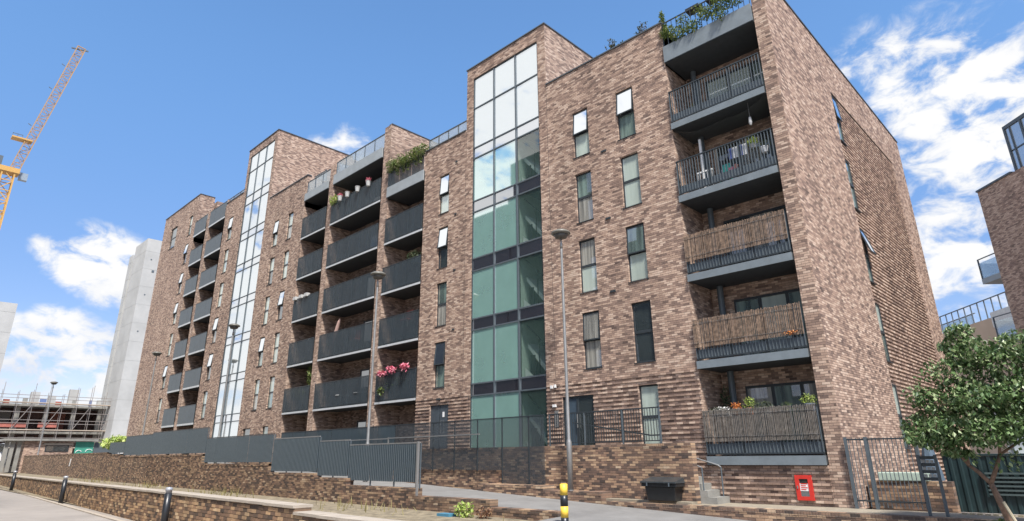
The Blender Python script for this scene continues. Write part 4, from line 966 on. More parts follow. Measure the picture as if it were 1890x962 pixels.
# corner neighbour: brown block with glazed penthouse
dR = Vector((.693, -.721)); nR = Vector((-.721, -.693)); CR = Vector((-3.7, 48.0))
RB = brick_mat('neighbour_brick', (.693, -.721), PAL_R, patch=.35)
def rp(t_, n_, z): q = CR + dR * t_ + nR * n_; return (q.x, q.y, z)
def rbox(mb, t0, t1, n0, n1, z0, z1):
    b = len(mb.v); mb.v += [rp(t0, n1, z0), rp(t1, n1, z0), rp(t1, n0, z0), rp(t0, n0, z0), rp(t0, n1, z1), rp(t1, n1, z1), rp(t1, n0, z1), rp(t0, n0, z1)]
    mb.f += [(b, b+3, b+2, b+1), (b+4, b+5, b+6, b+7), (b, b+1, b+5, b+4), (b+1, b+2, b+6, b+5), (b+2, b+3, b+7, b+6), (b+3, b, b+4, b+7)]; return mb
t = thing('neighbour_block', rp(8, -4, -2), 'brown brick neighbouring block at the right edge with a glazed penthouse', 'building')
rbox(MB(), 0, 24, -12, 0, -2.2, 16.0).build('wall', RB, t)
rbox(MB(), -.06, 2.9, -12.05, .06, 16.0, 16.12).build('coping', COP, t)
ph = rbox(MB(), 2.82, 24, -9, -.35, 19.0, 19.22).build('penthouse_roof', SLATE, t)
for i in range(10): rbox(MB(), 2.82 + i * 1.25, 2.94 + i * 1.25, -.5, -.35, 16.02, 18.99).build('mullion', SLATE, ph)
rbox(MB(), 3.1, 14, -.48, -.38, 17.45, 17.53).build('transom', SLATE, ph); rbox(MB(), 3.25, 3.33, -.5, -.36, 16.02, 18.98).build('mullion', SLATE, ph)
PHG = glassy('penthouse_glass', (.40, .45, .48), .35, .03, var=.15)
for i in range(9):
    for z0, z1 in ((16.02, 17.44), (17.54, 18.98)): rbox(MB(), 2.95 + i * 1.25, 4.06 + i * 1.25, -.46, -.42, z0, z1).build('pane', PHG, ph)
rbox(MB(), 2.83, 2.93, -8.9, -.52, 16.02, 18.98).build('end_panel', SLATE, ph)
for z in (10.2, 6.35):
    b = rbox(MB(), -1.65, -.01, -2.4, -.05, z, z + .35).build('balcony', FASC, t)
    rbox(MB(), -1.62, -1.60, -2.35, -.1, z + .36, z + 1.4).build('pane', GLB, b); rbox(MB(), -1.58, -.03, -.12, -.10, z + .36, z + 1.4).build('pane', GLB, b)
    rbox(MB(), -1.66, -.01, -.15, -.07, z + 1.62, z + 1.67).build('top_rail', SLATE, b)
    rbox(MB(), -1.66, -1.60, -.15, -.07, z + .36, z + 1.61).build('post', SLATE, b)
for t0 in (6, 10.5, 15):
    for k in range(5):
        f = rbox(MB(), t0, t0 + .9, -.06, .015, 1.5 + 2.97 * k, 3.6 + 2.97 * k).build('window', ANTH, t); rbox(MB(), t0 + .06, t0 + .84, .016, .022, 1.56 + 2.97 * k, 3.54 + 2.97 * k).build('pane', WMID, f)
# terrace building between the two blocks
A2 = Vector((-10.9, 68.2)); B2 = Vector((-1.5, 56.2)); dT = (B2 - A2).normalized(); nT = Vector((dT.y, -dT.x)); nT = nT if nT.y < 0 else -nT
def tp(t_, n_, z): q = A2 + dT * t_ + nT * n_; return (q.x, q.y, z)
def tbox(mb, t0, t1, n0, n1, z0, z1):
    b = len(mb.v); mb.v += [tp(t0, n1, z0), tp(t1, n1, z0), tp(t1, n0, z0), tp(t0, n0, z0), tp(t0, n1, z1), tp(t1, n1, z1), tp(t1, n0, z1), tp(t0, n0, z1)]
    mb.f += [(b, b+3, b+2, b+1), (b+4, b+5, b+6, b+7), (b, b+1, b+5, b+4), (b+1, b+2, b+6, b+5), (b+2, b+3, b+7, b+6), (b+3, b, b+4, b+7)]; return mb
BEI = plain('buff_brick', (.50, .38, .28), .9, 0, .1, .5, .2)
t = thing('terrace_block', tp(6, -4, -2), 'buff low block with a railed roof terrace seen between the two brick blocks', 'building')
tbox(MB(), -3, 14.5, -9, 0, -2.2, 10.1).build('wall', BEI, t)
r = tbox(MB(), -3, 14.5, -.1, -.02, 11.60, 11.68).build('terrace_railing', SLATE, t)
for i in range(19): tbox(MB(), -3 + i * .93, -2.93 + i * .93, -.1, -.03, 10.1, 11.59).build('post', SLATE, r)
tbox(MB(), -2.9, 3.6, -1.2, -1.15, 10.15, 11.2).build('pane', GLB, r); tbox(MB(), -3, 4.0, -1.2, -1.1, 11.21, 11.28).build('inner_rail', SLATE, r)
tbox(MB(), 8.2, 14.5, -.02, .3, 9.2, 10.4).build('parapet', plain('pale_render', (.62, .62, .60), .8), t)
t = thing('pale_ground_floor', (2, 34, -2), 'pale glazed ground floor canopy glimpsed behind the green enclosure', 'canopy')
MB().box(-3.5, 9, 30.0, 30.1, -1.9, 1.15).build('screen', plain('pale_screen', (.55, .62, .62), .5), t); MB().box(-3.6, 9.1, 29.6, 33, 1.16, 1.3).build('canopy_roof', FASC, t)
for i in range(9): MB().box(-3.4 + i * 1.4, -3.3 + i * 1.4, 29.94, 29.99, -1.9, 1.14).build('mullion', SLATE, t)

# ============================================================ left edge: gatehouse, site, crane
t = thing('gatehouse', (-89, 17, -1), 'low flat roofed brick gatehouse behind the left end of the tall wall', 'building')
RBY = brick_mat('gatehouse_brick', (0, 1), PAL_R, patch=.3)
MB().box(-93, -87.0, 13.5, 18.0, -1.2, 2.05).build('wall', RBY, t); MB().box(-93.3, -86.6, 11.6, 20.3, 2.08, 2.30).build('roof', CONC2, t)
f = MB().box(-86.99, -86.95, 15.4, 17.6, .95, 1.62).build('window', ANTH, t); MB().box(-86.99, -86.88, 15.2, 17.9, 1.64, 1.84).build('lintel', STONE, f); MB().box(-86.949, -86.94, 15.5, 17.5, 1.0, 1.57).build('pane', WDARK, f)
for y in (11.8, 12.3, 12.9): MB().box(-87.3, -87.0, y, y + .35, -1.1, 2.04).build('pillar', CONC2, t)
GRN = plain('green_banner', (.05, .27, .20), .7, 0, .15, 1)
t = thing('site_banner', (-87, 19, .8), 'green banner with pale curved emblem hung beside the gatehouse', 'banner')
MB().box(-87.05, -87.0, 18.2, 20.0, .75, 2.0).build('cloth', GRN, t)
for yc, zc, r_ in ((18.62, .86, .27), (19.62, .93, .33)):
    mb = MB(); mb.tube([(-86.98, yc + math.cos(a_) * r_, zc + math.sin(a_) * r_ * .8) for a_ in [R_(q) for q in range(20, 181, 20)]], .035, 6); mb.build('emblem_arc', WHITE, t)
t = thing('grey_hoarding', (-87, 21, 0), 'grey hoarding right of the green banner', 'hoarding')
MB().box(-87.05, -87.0, 20.05, 22.6, .6, 1.95).build('board', SLATE, t)
tuft('lime_shrub', (-66, 17.0, 1.55), (3.2, 1.1, .55), 900, .35, LEAF_Y, 'lime green shrub showing above the slate fence at far left', 'shrub')
t = MB(); t.bar((-66.0, 13.66, -.45), (-65.85, 13.66, .12), .12, .05); tag(t.build('drain_pipe', WHITE), 'short white pipe on the face of the tall garden wall', 'pipe')
# van
t = thing('white_van', (-95, 11.6, -.5), 'white van parked at the left edge beside the gatehouse', 'van')
prof = [(-97, -.15), (-97, 1.75), (-96.6, 1.9), (-92.8, 1.9), (-92.0, 1.75), (-91.2, 1.0), (-90.3, .8), (-90.05, .45), (-90.0, -.15)]
mb = MB(); n = len(prof)
for y in (10.7, 12.6): mb.v += [(x, y, z) for x, z in prof]
mb.f = [tuple(range(n)), tuple(range(2*n-1, n-1, -1))] + [(i, (i+1) % n, n + (i+1) % n, n + i) for i in range(n)]
mb.build('body', WHITE, t, bevel=.06, fix=True)
MB().poly([(-92.35, 10.685, 1.65), (-93.6, 10.685, 1.65), (-93.6, 10.685, .95), (-91.5, 10.685, .95)]).build('side_window', WDARK, t)
MB().poly([(-91.9, 10.85, 1.66), (-91.9, 12.45, 1.66), (-91.15, 12.45, 1.03), (-91.15, 10.85, 1.03)]).build('windscreen', WDARK, t)
for x in (-91.3, -95.7):
    for y in (10.68, 12.42):
        w_ = MB().tube([(x, y, -.17), (x, y + .2, -.17)], .34, 18).build('wheel', BLK, t); MB().tube([(x, y - .01, -.17), (x, y + .01, -.17)], .18, 14).build('rim', GALV, w_)
MB().box(-90.04, -89.98, 10.85, 11.15, .3, .5).build('headlight', GALV, t); MB().box(-90.04, -89.98, 12.15, 12.45, .3, .5).build('headlight', GALV, t); MB().box(-90.05, -89.95, 10.75, 12.55, -.2, .05).build('bumper', SLATE, t)
# building site: deck, columns, tube scaffold
t = thing('construction_site', (-128, 25, -1), 'unfinished concrete frame wrapped in scaffolding at the far left', 'building')
Xs = -125; c0 = t
DK = plain('scaffold_board', (.42, .35, .28), .8, 0, .2, .5); TUB = plain('scaffold_tube', (.27, .24, .22), .5, .3, .2, 1); REDN = plain('red_debris_net', (.34, .11, .08), .8, 0, .3, .8); DKI = plain('dark_interior', (.16, .095, .08), .9, 0, .7, .35)
for z in (4.5, 8.7): MB().box(-150, Xs - 2, 9, 46, z - .35, z).build('floor_slab', CONC2, t)
MB().box(-150, -133, 9, 46, -1.2, 8.3).build('back_wall', DKI, t)
for i in range(10): MB().box(Xs - 3.2, Xs - 2.6, 10 + i * 3.8, 10.6 + i * 3.8, -1.1, 8.34).build('column', CONC2, t)
for y, wd, h in ((12.4, 1.9, 4.0), (19.5, 1.2, 2.2), (22.0, 1.0, 1.6), (24.8, 1.3, 2.9), (29.2, .5, 1.3)): MB().box(Xs - 6, Xs - 5, y, y + wd, 8.71, 8.7 + h).build('core_wall', CONC, t)
for z in (1.9, 4.6, 8.75): MB().box(Xs - 1.3, Xs + .1, 9, 46, z, z + .13).build('scaffold_deck', DK, t)
mb = MB()
for i in range(19):
    y = 9.2 + i * 2.0
    for x in (Xs, Xs - 1.2):
        mb.box(x - .032, x + .032, y - .032, y + .032, -1.1, 10.6 + rnd.uniform(-.3, 1.6))
for z in (.4, 2.9, 3.4, 5.6, 6.1, 7.3, 9.4, 9.9): mb.box(Xs - .04, Xs + .04, 9, 46, z, z + .08)
for i in range(9): y = 9.2 + i * 4; mb.bar((Xs + .05, y, 4.8), (Xs + .05, y + 2.0, 8.6), .08)
mb.build('scaffold_tube', TUB, t, stuff=True)
for y0, y1, z in ((15.5, 19, 5.0), (31, 32.5, 5.2), (12, 13, 2.2), (20.5, 23, 5.05)): MB().box(Xs - .1, Xs - .06, y0, y1, z, z + (.7 if y0 != 31 else 3.2)).build('debris_net', REDN, t)
for i in range(12): y = 14 + i * 2.3 + rnd.uniform(-.5, .5); MB().box(Xs - 4, Xs - 3.6, y, y + rnd.uniform(.3, 1.0), 8.72, 9.3 + rnd.uniform(0, .7)).build('site_material', plain('blue_site_tarp', (.12, .17, .33), .7) if i % 3 == 0 else (REDN if i % 3 == 1 else CONC2), t)
def core(nm, x0, x1, y0, y1, z1, lab):
    t = thing(nm, (x0, y0, -1), lab, 'tower'); MB().box(x0, x1, y0, y1, -1.2, z1).build('shaft', CONC, t)
    for i in range(int((y1 - y0) // 3)):
        for k in range(3): MB().box(x1 - .02, x1 + .02, y0 + 1 + i * 3, y0 + 1.22 + i * 3, z1 - 4 - k * 6.6, z1 - 3.75 - k * 6.6).build('tie_hole', SLATE, t)
    z = 3
    while z < z1: MB().box(x0 - .01, x1 + .012, y0 - .012, y1, z, z + .035).build('lift_joint', plain('pour_line', (.33, .33, .31), .9), t); z += 3.3
    return t
c = core('concrete_core', -128.5, -121.5, 30, 42, 38.4, 'tall pale concrete lift core rising beside the apartment block')
for i in range(3): MB().box(-121.49, -121.45, 31.5 + i * 1.7, 31.9 + i * 1.7, 32.2, 32.6).build('pocket', SLATE, c)
core('concrete_fin', -133.5, -131.5, 30.4, 31.3, 37.6, 'slender darker concrete fin just left of the pale lift core')
core('concrete_core', -140, -126, 6, 14.3, 24.3, 'pale concrete lift core cut by the left edge of the picture')
for i in range(8):
    y = 11 + i * 3.8; MB().box(-132.9, -132.7, y + .8, y + 3.0, -1.0 + (5.6 if i % 2 else 0), 3.9 + (4.1 if i % 2 else 0)).build('block_infill', plain('site_blockwork', (.30, .27, .25), .9) if i % 3 else plain('site_red_brick', (.28, .11, .08), .9), c0)
t = thing('pale_block', (-160, 12, -1), 'pale low block behind the site at the left edge', 'building'); MB().box(-175, -140, -8, 18, -1.2, 8.2).build('wall', CONC, t)
# crane
CY = plain('crane_yellow', (.52, .30, .08), .5, 0, .15); CG = plain('crane_tan', (.36, .21, .08), .5, 0, .2)
def lattice(p0, p1, wd, n, tr, tb, up=Vector((0, 0, 1))):
    p0, p1 = Vector(p0), Vector(p1); d = (p1 - p0).normalized(); s_ = d.cross(Vector((0, 1, .001))).normalized() * wd / 2; u_ = d.cross(s_).normalized() * wd / 2
    cs_ = [s_ + u_, s_ - u_, -s_ - u_, -s_ + u_]; mb = MB()
    for c in cs_: mb.bar(p0 + c, p1 + c, tr)
    for i in range(n):
        a, b = p0 + (p1 - p0) * i / n, p0 + (p1 - p0) * (i + 1) / n
        for k in range(4):
            c, e = cs_[k], cs_[(k+1) % 4]
            mb.bar(a + c, b + e, tb) if i % 2 else mb.bar(a + e, b + c, tb)
            mb.bar(a + c, a + e, tb)
    for k in range(4): mb.bar(p1 + cs_[k], p1 + cs_[(k+1) % 4], tr)
    return mb
t = thing('tower_crane', (-150, 10.7, -1), 'yellow luffing tower crane with raised lattice jib at the upper left', 'crane')
lattice((-150, 10.2, -1), (-150, 10.2, 55), 2.0, 26, .26, .15).build('mast', CY, t)
lattice((-150, 11.0, 55.5), (-150, 16.6, 87.5), 1.5, 22, .17, .085).build('jib', CG, t)
MB().box(-151.3, -148.7, 8.6, 11.9, 54.6, 55.6).build('slewing_deck', CY, t)
MB().box(-151, -149, 6.4, 8.8, 55.0, 57.6).build('counterweight', SLATE, t)
MB().box(-150.9, -149.9, 12.0, 13.4, 53.9, 55.4).build('cab', plain('crane_cab', (.25, .30, .35), .4), t)
p = MB().box(-150.9, -149, 9.2, 12.6, 62.2, 62.5).build('platform', CY, t)
mb = MB()
for y in (9.3, 10.1, 10.9): mb.box(-150.8, -150.7, y, y + .08, 62.5, 63.8)
mb.box(-150.8, -150.7, 9.3, 10.95, 63.7, 63.8); mb.build('guard_rail', SLATE, p)
mb = MB()
for q in (.32, .62, .82): c0 = Vector((-150, 11, 55.5)).lerp(Vector((-150, 16.6, 87.5)), q); mb.bar(c0 + Vector((0, -1.0, .3)), c0 + Vector((0, -1.6, .6)), .12)
mb.bar((-150, 14.9, 87.0), (-150, 18.0, 87.6), .25); mb.build('sheave_bracket', SLATE, t)

# ============================================================ blocks across the road (seen mirrored in the stair glass)
t = thing('opposite_block', (-55, -14, -2), 'lower brown block across the road, seen only mirrored in the stair tower glass', 'building')
OB = plain('opposite_render', (.10, .105, .10), .9, 0, .1, .2)
MB().box(-64, -45.05, -22, -8, -2.2, 27).build('wall', OB, t)
t2 = thing('opposite_block', (-25, -18, -2), 'taller brown block across the road, seen only mirrored in the windows', 'building')
MB().box(-45, -14, -26, -8.2, -2.2, 32).build('wall', OB, t2)
for tt, xa, xb, nz in ((t2, -34, -15, 10),):
    x = xa
    while x < xb - 1.4:
        for k in range(nz):
            f = MB().box(x, x + 1.3, -8.21 if tt is t2 else -8.01, -7.95 if tt is t else -8.15, 1 + 3 * k, 3.1 + 3 * k).build('window', WHITE if k % 3 else ANTH, tt)
        x += 3.2

# ============================================================ things on the balconies and roofs
CANE = plain('bamboo_cane', (.205, .140, .098), .8, 0, .6, 9); CANEG = plain('grey_weathered_cane', (.145, .128, .112), .85, 0, .45, 7)
def screen(x0, x1, z0, z1, mat, lab):
    t = thing('reed_screen', ((x0 + x1) / 2, 18.87, z0), lab, 'reed screen', 'reed screens tied to balcony railings')
    mb = MB(); x = x0
    while x < x1:
        w_ = rnd.uniform(.014, .026); y = 18.862 + rnd.uniform(-.006, .006); ln = rnd.uniform(-.02, .03); tl = rnd.uniform(-.008, .008)
        n = len(mb.v); mb.v += [(x, y, z0), (x + w_, y, z0), (x + w_ + tl, y, z1 + ln), (x + tl, y, z1 + ln), (x + w_ / 2, y - .012, z0), (x + w_ / 2 + tl, y - .012, z1 + ln)]
        mb.f += [(n, n+4, n+5, n+3), (n+4, n+1, n+2, n+5), (n, n+3, n+2, n+1)]
        x += w_ + rnd.uniform(.003, .026)
    mb.build('cane', mat, t, stuff=True)
    for z in (z0 + .15, z1 - .15): MB().box(x0, x1, 18.84, 18.85, z, z + .006).build('tie_wire', GALV, t)
zb = lambda k: S0 + SP * k
screen(-9.80, -6.30, zb(2) + .70, zb(2) + 1.66, CANE, 'light bamboo reed screen on the third balcony up at right')
screen(-9.80, -6.30, zb(1) + .68, zb(1) + 1.62, CANE, 'brown bamboo reed screen on the second balcony up at right')
screen(-9.80, -6.30, zb(0) + .68, zb(0) + 1.64, CANEG, 'grey weathered reed screen on the lowest balcony at right')
def pot(x, y, z, r_, h, mat, lab, plant=None, pm=None, cat='flowerpot', grp=None, n=120, ls=.06):
    t = thing('potted_plant' if plant else 'flowerpot', (x, y, z), lab, cat, grp)
    MB().lathe((x, y, z), [(r_ * .7, 0), (r_, h * .9), (r_ * 1.08, h * .92), (r_ * 1.08, h)], 14).build('pot', mat, t, smooth=False)
    if plant:
        mb = MB(); leaves(mb, (x, y, z + h + plant[2] * .7), plant, n, ls, droop=0); mb.build('foliage', pm, t)
    return t
TERR = plain('terracotta', (.42, .17, .09), .8); PGR = plain('pale_grey_pot', (.48, .48, .47), .7)
for x, lab, pm in ((-30.46, 'pale pot with red flowers hung on the wide top balcony rail, nearest the brick fin', PINKF), (-31.67, 'second pale pot from the brick fin on the wide top balcony rail', None), (-32.86, 'third pale pot from the brick fin on the wide top balcony rail', None), (-33.75, 'pale pot with red flowers on the wide top balcony rail, next to the green plant', PINKF)):
    pot(x, 18.84, 15.85, .16, .34, PGR, lab, (.2, .15, .12) if pm else None, pm, grp='pots hung on the wide top balcony rail', ls=.09)
tuft('green_plant', (-34.6, 18.9, 16.2), (.38, .3, .36), 260, .12, LEAF_Y, 'yellow green plant at the left end of the wide top balcony', 'plant')
mb = MB()
for i in range(15): leaves(mb, (-28.3 + i * .235, 18.95, 16.35 + rnd.uniform(-.12, .16)), (.30, .32, .42 + rnd.uniform(-.1, .12)), 190, .11)
for i in range(5): leaves(mb, (-27.6 + i * .6 + rnd.uniform(-.2, .2), 18.86, 15.85), (.16, .06, .30), 60, .10)
tag(mb.build('trailing_hedge', LEAF_S), 'long trailing hedge along the roof terrace railing left of the stair tower', 'hedge')
t = thing('pink_flowers', (-27, 18.85, 4.0), 'large pink flowers rising over the lowest narrow mesh balcony', 'flowers')
mb = MB()
for x, z in ((-28.0, 4.2), (-27.6, 4.15), (-27.1, 4.38), (-26.8, 4.25), (-25.9, 4.42), (-25.7, 4.3)): leaves(mb, (x, 18.8, z), (.22, .15, .12), 60, .16, droop=0)
mb.build('petals', PINKF, t); mb = MB(); leaves(mb, (-27.2, 19.15, 3.6), (1.3, .2, .4), 500, .13); leaves(mb, (-27.9, 18.86, 3.3), (.35, .06, .2), 80, .13); mb.build('foliage', LEAF_S, t)
tuft('balcony_plants', (-26.0, 19.3, 10.4), (.7, .3, .3), 260, .14, LEAF_D, 'grey green plants above the rail two floors under the trailing hedge', 'plants')
t = thing('rail_boxes', (-38.3, 18.9, 10.2), 'pale boxes and plants on a narrow mesh balcony rail, fourth up beside the windows', 'box')
for x in (-38.8, -38.0, -37.3): MB().box(x, x + .4, 18.8, 19.05, 10.05, 10.28).build('box', PGR, t, bevel=.02)
tuft('climbing_plant', (-36.1, 19.2, 4.9), (.22, .2, .75), 260, .13, LEAF_S, 'green climbing plant against the pier above the lowest balcony', 'plant')
tuft('balcony_shrub', (-37.6, 19.2, 3.8), (1.1, .2, .4), 420, .11, LEAF_S, 'leafy shrub behind the lowest mesh balcony beside the windows', 'shrub')
t = thing('furled_parasol', (-33.3, 19.2, 5.9), 'furled pinkish parasol leaning on a wide mesh balcony', 'parasol')
MB().tube([(-33.75, 19.2, 6.3), (-33.5, 19.2, 7.1), (-33.2, 19.2, 7.8), (-33.1, 19.2, 8.0)], [.05, .13, .10, .02], 8).build('canopy', plain('pinkish_canvas', (.50, .33, .28), .8), t)
for x, z, m_, lab in ((-31.6, 6.5, REDN, 'dull red chair seen through the wide mesh balcony with the furled parasol'), (-26.6, 6.9, REDN, 'dull red chair seen through the narrow mesh balcony above the pink flowers')):
    t = thing('chair', (x, 19.4, z), lab, 'chair'); MB().box(x - .3, x + .3, 19.2, 19.6, z, z + .08).build('seat', m_, t); MB().box(x - .3, x + .3, 19.6, 19.66, z + .08, z + .6).build('backrest', m_, t)
    for sx in (-.27, .23): MB().box(x + sx, x + sx + .04, 19.25, 19.29, z - .4, z).build('leg', GALV, t)
for x, lab in ((-32.3, 'pale round garden table seen dimly through the lowest wide mesh balcony, left one'), (-30.4, 'dull grey round garden table seen dimly through the lowest wide mesh balcony, right one')):
    t = thing('garden_table', (x, 19.3, 2.9), lab, 'table'); MB().lathe((x, 19.3, 3.35), [(.42, 0), (.42, .04)], 16).build('top', PGR if x < -32 else GALV, t); MB().tube([(x, 19.3, 2.85), (x, 19.3, 3.35)], .04, 6).build('leg', SLATE, t)
# right balcony stack
Z = zb(0) + 1.60
t = thing('window_box', (-9.1, 19.0, Z), 'window box of white flowers at the left of the lowest reed screen', 'window box')
MB().box(-9.45, -8.95, 18.96, 19.14, Z - .17, Z - .02).build('box', PGR, t); mb = MB(); leaves(mb, (-9.2, 19.03, Z + .05), (.3, .1, .10), 170, .05, droop=0); mb.build('flowers', WHTF, t); mb = MB(); leaves(mb, (-9.4, 19.05, Z + .02), (.35, .1, .12), 160, .06); mb.build('foliage', LEAF_D, t)
pot(-8.72, 19.05, Z - .15, .12, .2, TERR, 'terracotta pot with orange plant above the lowest reed screen', (.16, .12, .13), ORGF, ls=.05)
pot(-8.30, 19.05, Z - .15, .12, .2, TERR, 'potted yellow green plant near the middle of the lowest reed screen', (.20, .14, .20), LEAF_Y, n=220)
pot(-7.9, 19.08, Z - .17, .14, .2, PGR, 'low dull green potted plant right of the yellow green one', (.30, .12, .12), LEAF_D, n=200)
pot(-6.52, 19.05, Z - .15, .15, .22, plain('blue_grey_pot', (.22, .25, .32), .6), 'bright green potted plant in blue grey pot by the corner pier', (.24, .16, .17), LEAF_Y, n=260)
tuft('hanging_greenery', (-9.5, 20.1, 1.6), (.2, .25, .6), 260, .10, LEAF_D, 'green plant standing in the dark left corner of the lowest balcony', 'plant')
tuft('orange_flowers', (-6.66, 18.85, zb(1) + .78), (.22, .04, .07), 90, .05, ORGF, 'orange flowers poking through the second reed screen', 'flowers')
Z3 = zb(3) + .27
t = thing('drying_rack', (-9.0, 19.4, Z3), 'pale folding drying rack at the left of the cluttered fourth balcony', 'drying rack')
mb = MB()
for i in range(7): mb.box(-9.15 + i * .09, -9.13 + i * .09, 19.2, 19.22, Z3 + .1, Z3 + .72)
mb.box(-9.17, -8.57, 19.19, 19.23, Z3 + .72, Z3 + .78); mb.box(-9.17, -8.57, 19.19, 19.23, Z3 + .06, Z3 + .1); mb.build('rack_panel', WHITE, t)
t = thing('timber_door_frame', (-8.3, 19.9, Z3), 'white timber door frame leaning inside the cluttered fourth balcony', 'frame')
mb = MB(); mb.box(-8.75, -8.67, 20.0, 20.06, Z3, Z3 + 1.95); mb.box(-7.6, -7.52, 20.0, 20.06, Z3, Z3 + 1.95); mb.box(-8.67, -7.6, 20.0, 20.06, Z3 + 1.87, Z3 + 1.95); mb.build('frame_piece', STONE, t)
t = thing('white_post', (-9.05, 19.5, Z3), 'tall white post at the left of the cluttered fourth balcony', 'post'); MB().box(-9.08, -9.0, 19.45, 19.52, Z3, Z3 + 2.2).build('shaft', WHITE, t)
t = thing('teal_chair', (-8.2, 19.45, Z3), 'teal garden chair on the cluttered fourth balcony', 'chair')
TEAL = plain('teal_plastic', (.04, .30, .27), .5); MB().box(-8.4, -8.05, 19.3, 19.6, Z3 + .42, Z3 + .47).build('seat', TEAL, t); MB().box(-8.38, -8.07, 19.6, 19.64, Z3 + .47, Z3 + .95).build('backrest', TEAL, t)
for x in (-8.39, -8.09):
    for y in (19.3, 19.57): MB().box(x, x + .035, y, y + .035, Z3, Z3 + .42).build('leg', TEAL, t)
t = thing('hung_towel', (-7.55, 19.0, Z3 + .9), 'blue and white towel hung behind the bars of the fourth balcony', 'towel')
for i in range(4): MB().box(-7.85 + i * .17, -7.69 + i * .17, 19.02, 19.035, Z3 + .78, Z3 + 1.18).build('stripe', WHITE if i % 2 else plain('towel_blue', (.10, .14, .36), .9), t)
pot(-7.0, 19.1, Z3 + .95, .10, .14, PGR, 'hanging basket of bright green leaves on the fourth balcony', (.20, .14, .16), LEAF_Y, cat='basket', n=200)
t = thing('wind_chime', (-6.98, 19.15, zb(4)), 'small pale wind chime hanging over the fourth balcony', 'wind chime')
MB().box(-6.985, -6.975, 19.145, 19.155, zb(4) - .55, zb(4) + .02).build('cord', GALV, t); MB().lathe((-6.98, 19.15, zb(4) - .85), [(.03, 0), (.06, .1), (.04, .3), (.01, .31)], 8).build('bell', PGR, t)
pot(-6.62, 19.05, Z3 + .62, .13, .2, WHITE, 'white pot of dark flowers by the pier on the fourth balcony', (.20, .12, .16), LEAF_D)
t = thing('pink_toys', (-7.95, 19.2, Z3 + .35), 'pink and white toys behind the bars of the fourth balcony', 'toy'); MB().box(-8.0, -7.8, 19.15, 19.25, Z3 + .30, Z3 + .55).build('box', PINKF, t); MB().box(-7.76, -7.66, 19.15, 19.25, Z3 + .30, Z3 + .62).build('box', plain('salmon_plastic', (.55, .25, .20), .5), t)
# netting slung under the top balcony
t = thing('pigeon_net', (-8, 19.3, zb(4)), 'sagging grey net slung under the fifth balcony', 'net')
mb = MB(); NX, NY = 12, 3
for j in range(NY + 1):
    for i in range(NX + 1):
        u_ = i / NX; v_ = j / NY; mb.v.append((-9.8 + 3.5 * u_, 18.98 + 1.5 * v_, zb(4) - .03 - .42 * math.sin(math.pi * u_) * (1 - v_) ** .7 * (1 + .25 * math.sin(9 * u_)) - .15 * v_))
for j in range(NY):
    for i in range(NX): a = j * (NX + 1) + i; mb.f.append((a, a + 1, a + NX + 2, a + NX + 1))
mb.build('netting', seethrough('net_cloth', (.10, .11, .11), .35), t)
tuft('balcony_clutter_plant', (-9.0, 19.3, zb(4) + .75), (.5, .25, .22), 200, .07, LEAF_D, 'dark plants at the left of the top barred balcony', 'plant')
# roof garden
t = thing('roof_garden', (-8, 19.1, 15.2), 'mixed green plants spilling over the top right roof terrace', 'plants')
mb = MB()
for x, y, z, r_, n in ((-9.6, 19.0, 15.85, .35, 380), (-9.1, 18.95, 15.5, .38, 420), (-8.5, 18.95, 15.45, .36, 380), (-7.9, 18.95, 15.75, .36, 360), (-7.3, 18.9, 15.9, .42, 460), (-6.8, 18.9, 15.75, .40, 420), (-7.4, 18.88, 15.4, .35, 300), (-6.45, 18.9, 16.0, .25, 200), (-8.9, 19.0, 16.0, .3, 160), (-8.2, 19, 16.1, .3, 150)):
    leaves(mb, (x, y, z), (r_, .22, r_ * .9), n, .085, droop=.3)
mb.build('foliage', LEAF_S, t)
t = thing('conifer', (-9.9, 19.25, 16.3), 'small yellow green conifer at the parapet corner of the roof terrace', 'shrub')
mb = MB(); 
for i in range(7): leaves(mb, (-9.85, 19.15, 15.9 + i * .17), (.26 - .03 * i, .22 - .025 * i, .14), 90, .075, droop=-.3)
mb.build('foliage', LEAF_S, t); MB().tube([(-9.85, 19.15, 15.6), (-9.85, 19.15, 16.9)], .02, 6).build('stem', BARK, t)
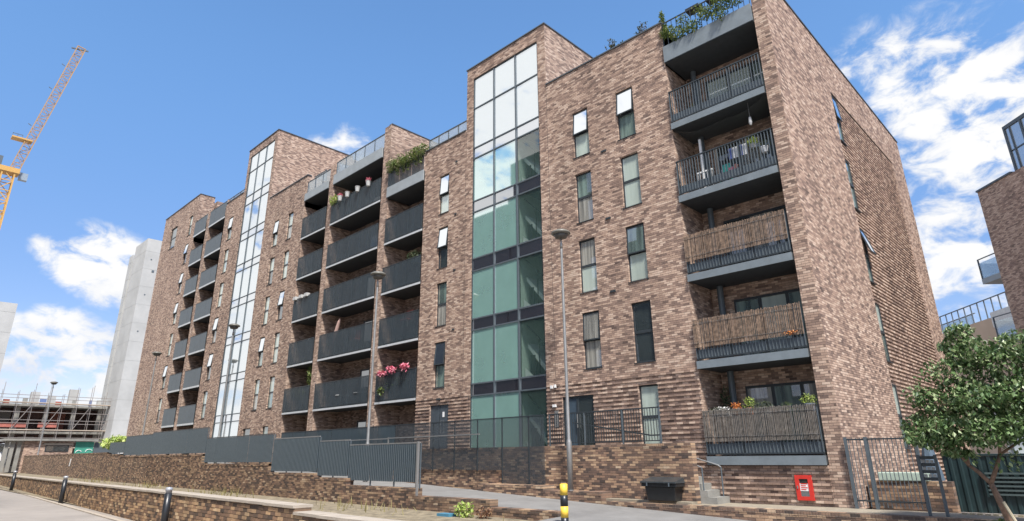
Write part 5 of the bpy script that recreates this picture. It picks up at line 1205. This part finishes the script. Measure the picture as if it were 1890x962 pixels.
def wispy(x, y, z, h, n, lab):
    t = thing('wispy_shrub', (x, y, z), lab, 'shrub', 'shrubs showing above the brick parapet'); mb = MB(); lf = MB()
    for _ in range(n):
        a = Vector((rnd.uniform(-.35, .35), rnd.uniform(-.2, .2), h * rnd.uniform(.6, 1))); mb.tube([(x, y, z), tuple(Vector((x, y, z)) + a)], [.012, .004], 4)
        for q in range(14): c = Vector((x, y, z)) + a * rnd.uniform(.45, 1.02); leaves(lf, tuple(c), (.05, .05, .05), 1, .10, droop=-.3)
    mb.build('stem', BARK, t); lf.build('foliage', LEAF_D, t)
wispy(-12.6, 19.6, 16.3, 1.15, 10, 'wispy blue green shrub farthest left above the brick parapet')
wispy(-11.95, 19.6, 16.3, .7, 5, 'small sparse shrub between the two taller ones above the parapet')
wispy(-11.1, 19.6, 16.3, 1.25, 13, 'fuller blue green shrub nearer the roof terrace above the parapet')
wispy(-13.4, 19.6, 16.3, .6, 4, 'tiny sprig beside the stair tower above the parapet')
tuft('yellow_sedum', (-15.2, 19.5, 16.5), (.5, .15, .12), 140, .07, LEAF_Y, 'yellow green tuft on the parapet beside the stair tower', 'plant')
for x0, lab in ((-8.75, 'dark wicker seat edge on the roof terrace, left one'), (-7.9, 'dark wicker seat edge on the roof terrace, right one')):
    t = thing('wicker_seat', (x0, 19.15, 16.3), lab, 'seat'); MB().box(x0, x0 + .55, 18.98, 19.35, 16.30, 16.42).build('seat', BLK, t); MB().box(x0, x0 + .55, 19.35, 19.4, 16.42, 16.62).build('backrest', BLK, t)
# plants at the foot of the tall wall
tuft('weed_clump', (-14.7, 13.1, -1.50), (.42, .2, .26), 260, .11, LEAF_Y, 'pale green weed clump in front of the right end of the tall wall', 'plant')
tuft('weed_clump', (-13.95, 13.2, -1.55), (.3, .2, .22), 160, .10, leafy('russet_leaf', (.16, .08, .05), (.28, .15, .09), (.38, .26, .14)), 'russet weed clump beside the pale green one by the tall wall', 'plant')
t = thing('blue_tray', (-15.2, 13.0, -1.72), 'small blue plastic tray lying beside the weeds', 'tray'); MB().box(-15.6, -15.05, 12.8, 13.1, -1.72, -1.62).build('tray', plain('blue_plastic', (.06, .20, .30), .5), t)
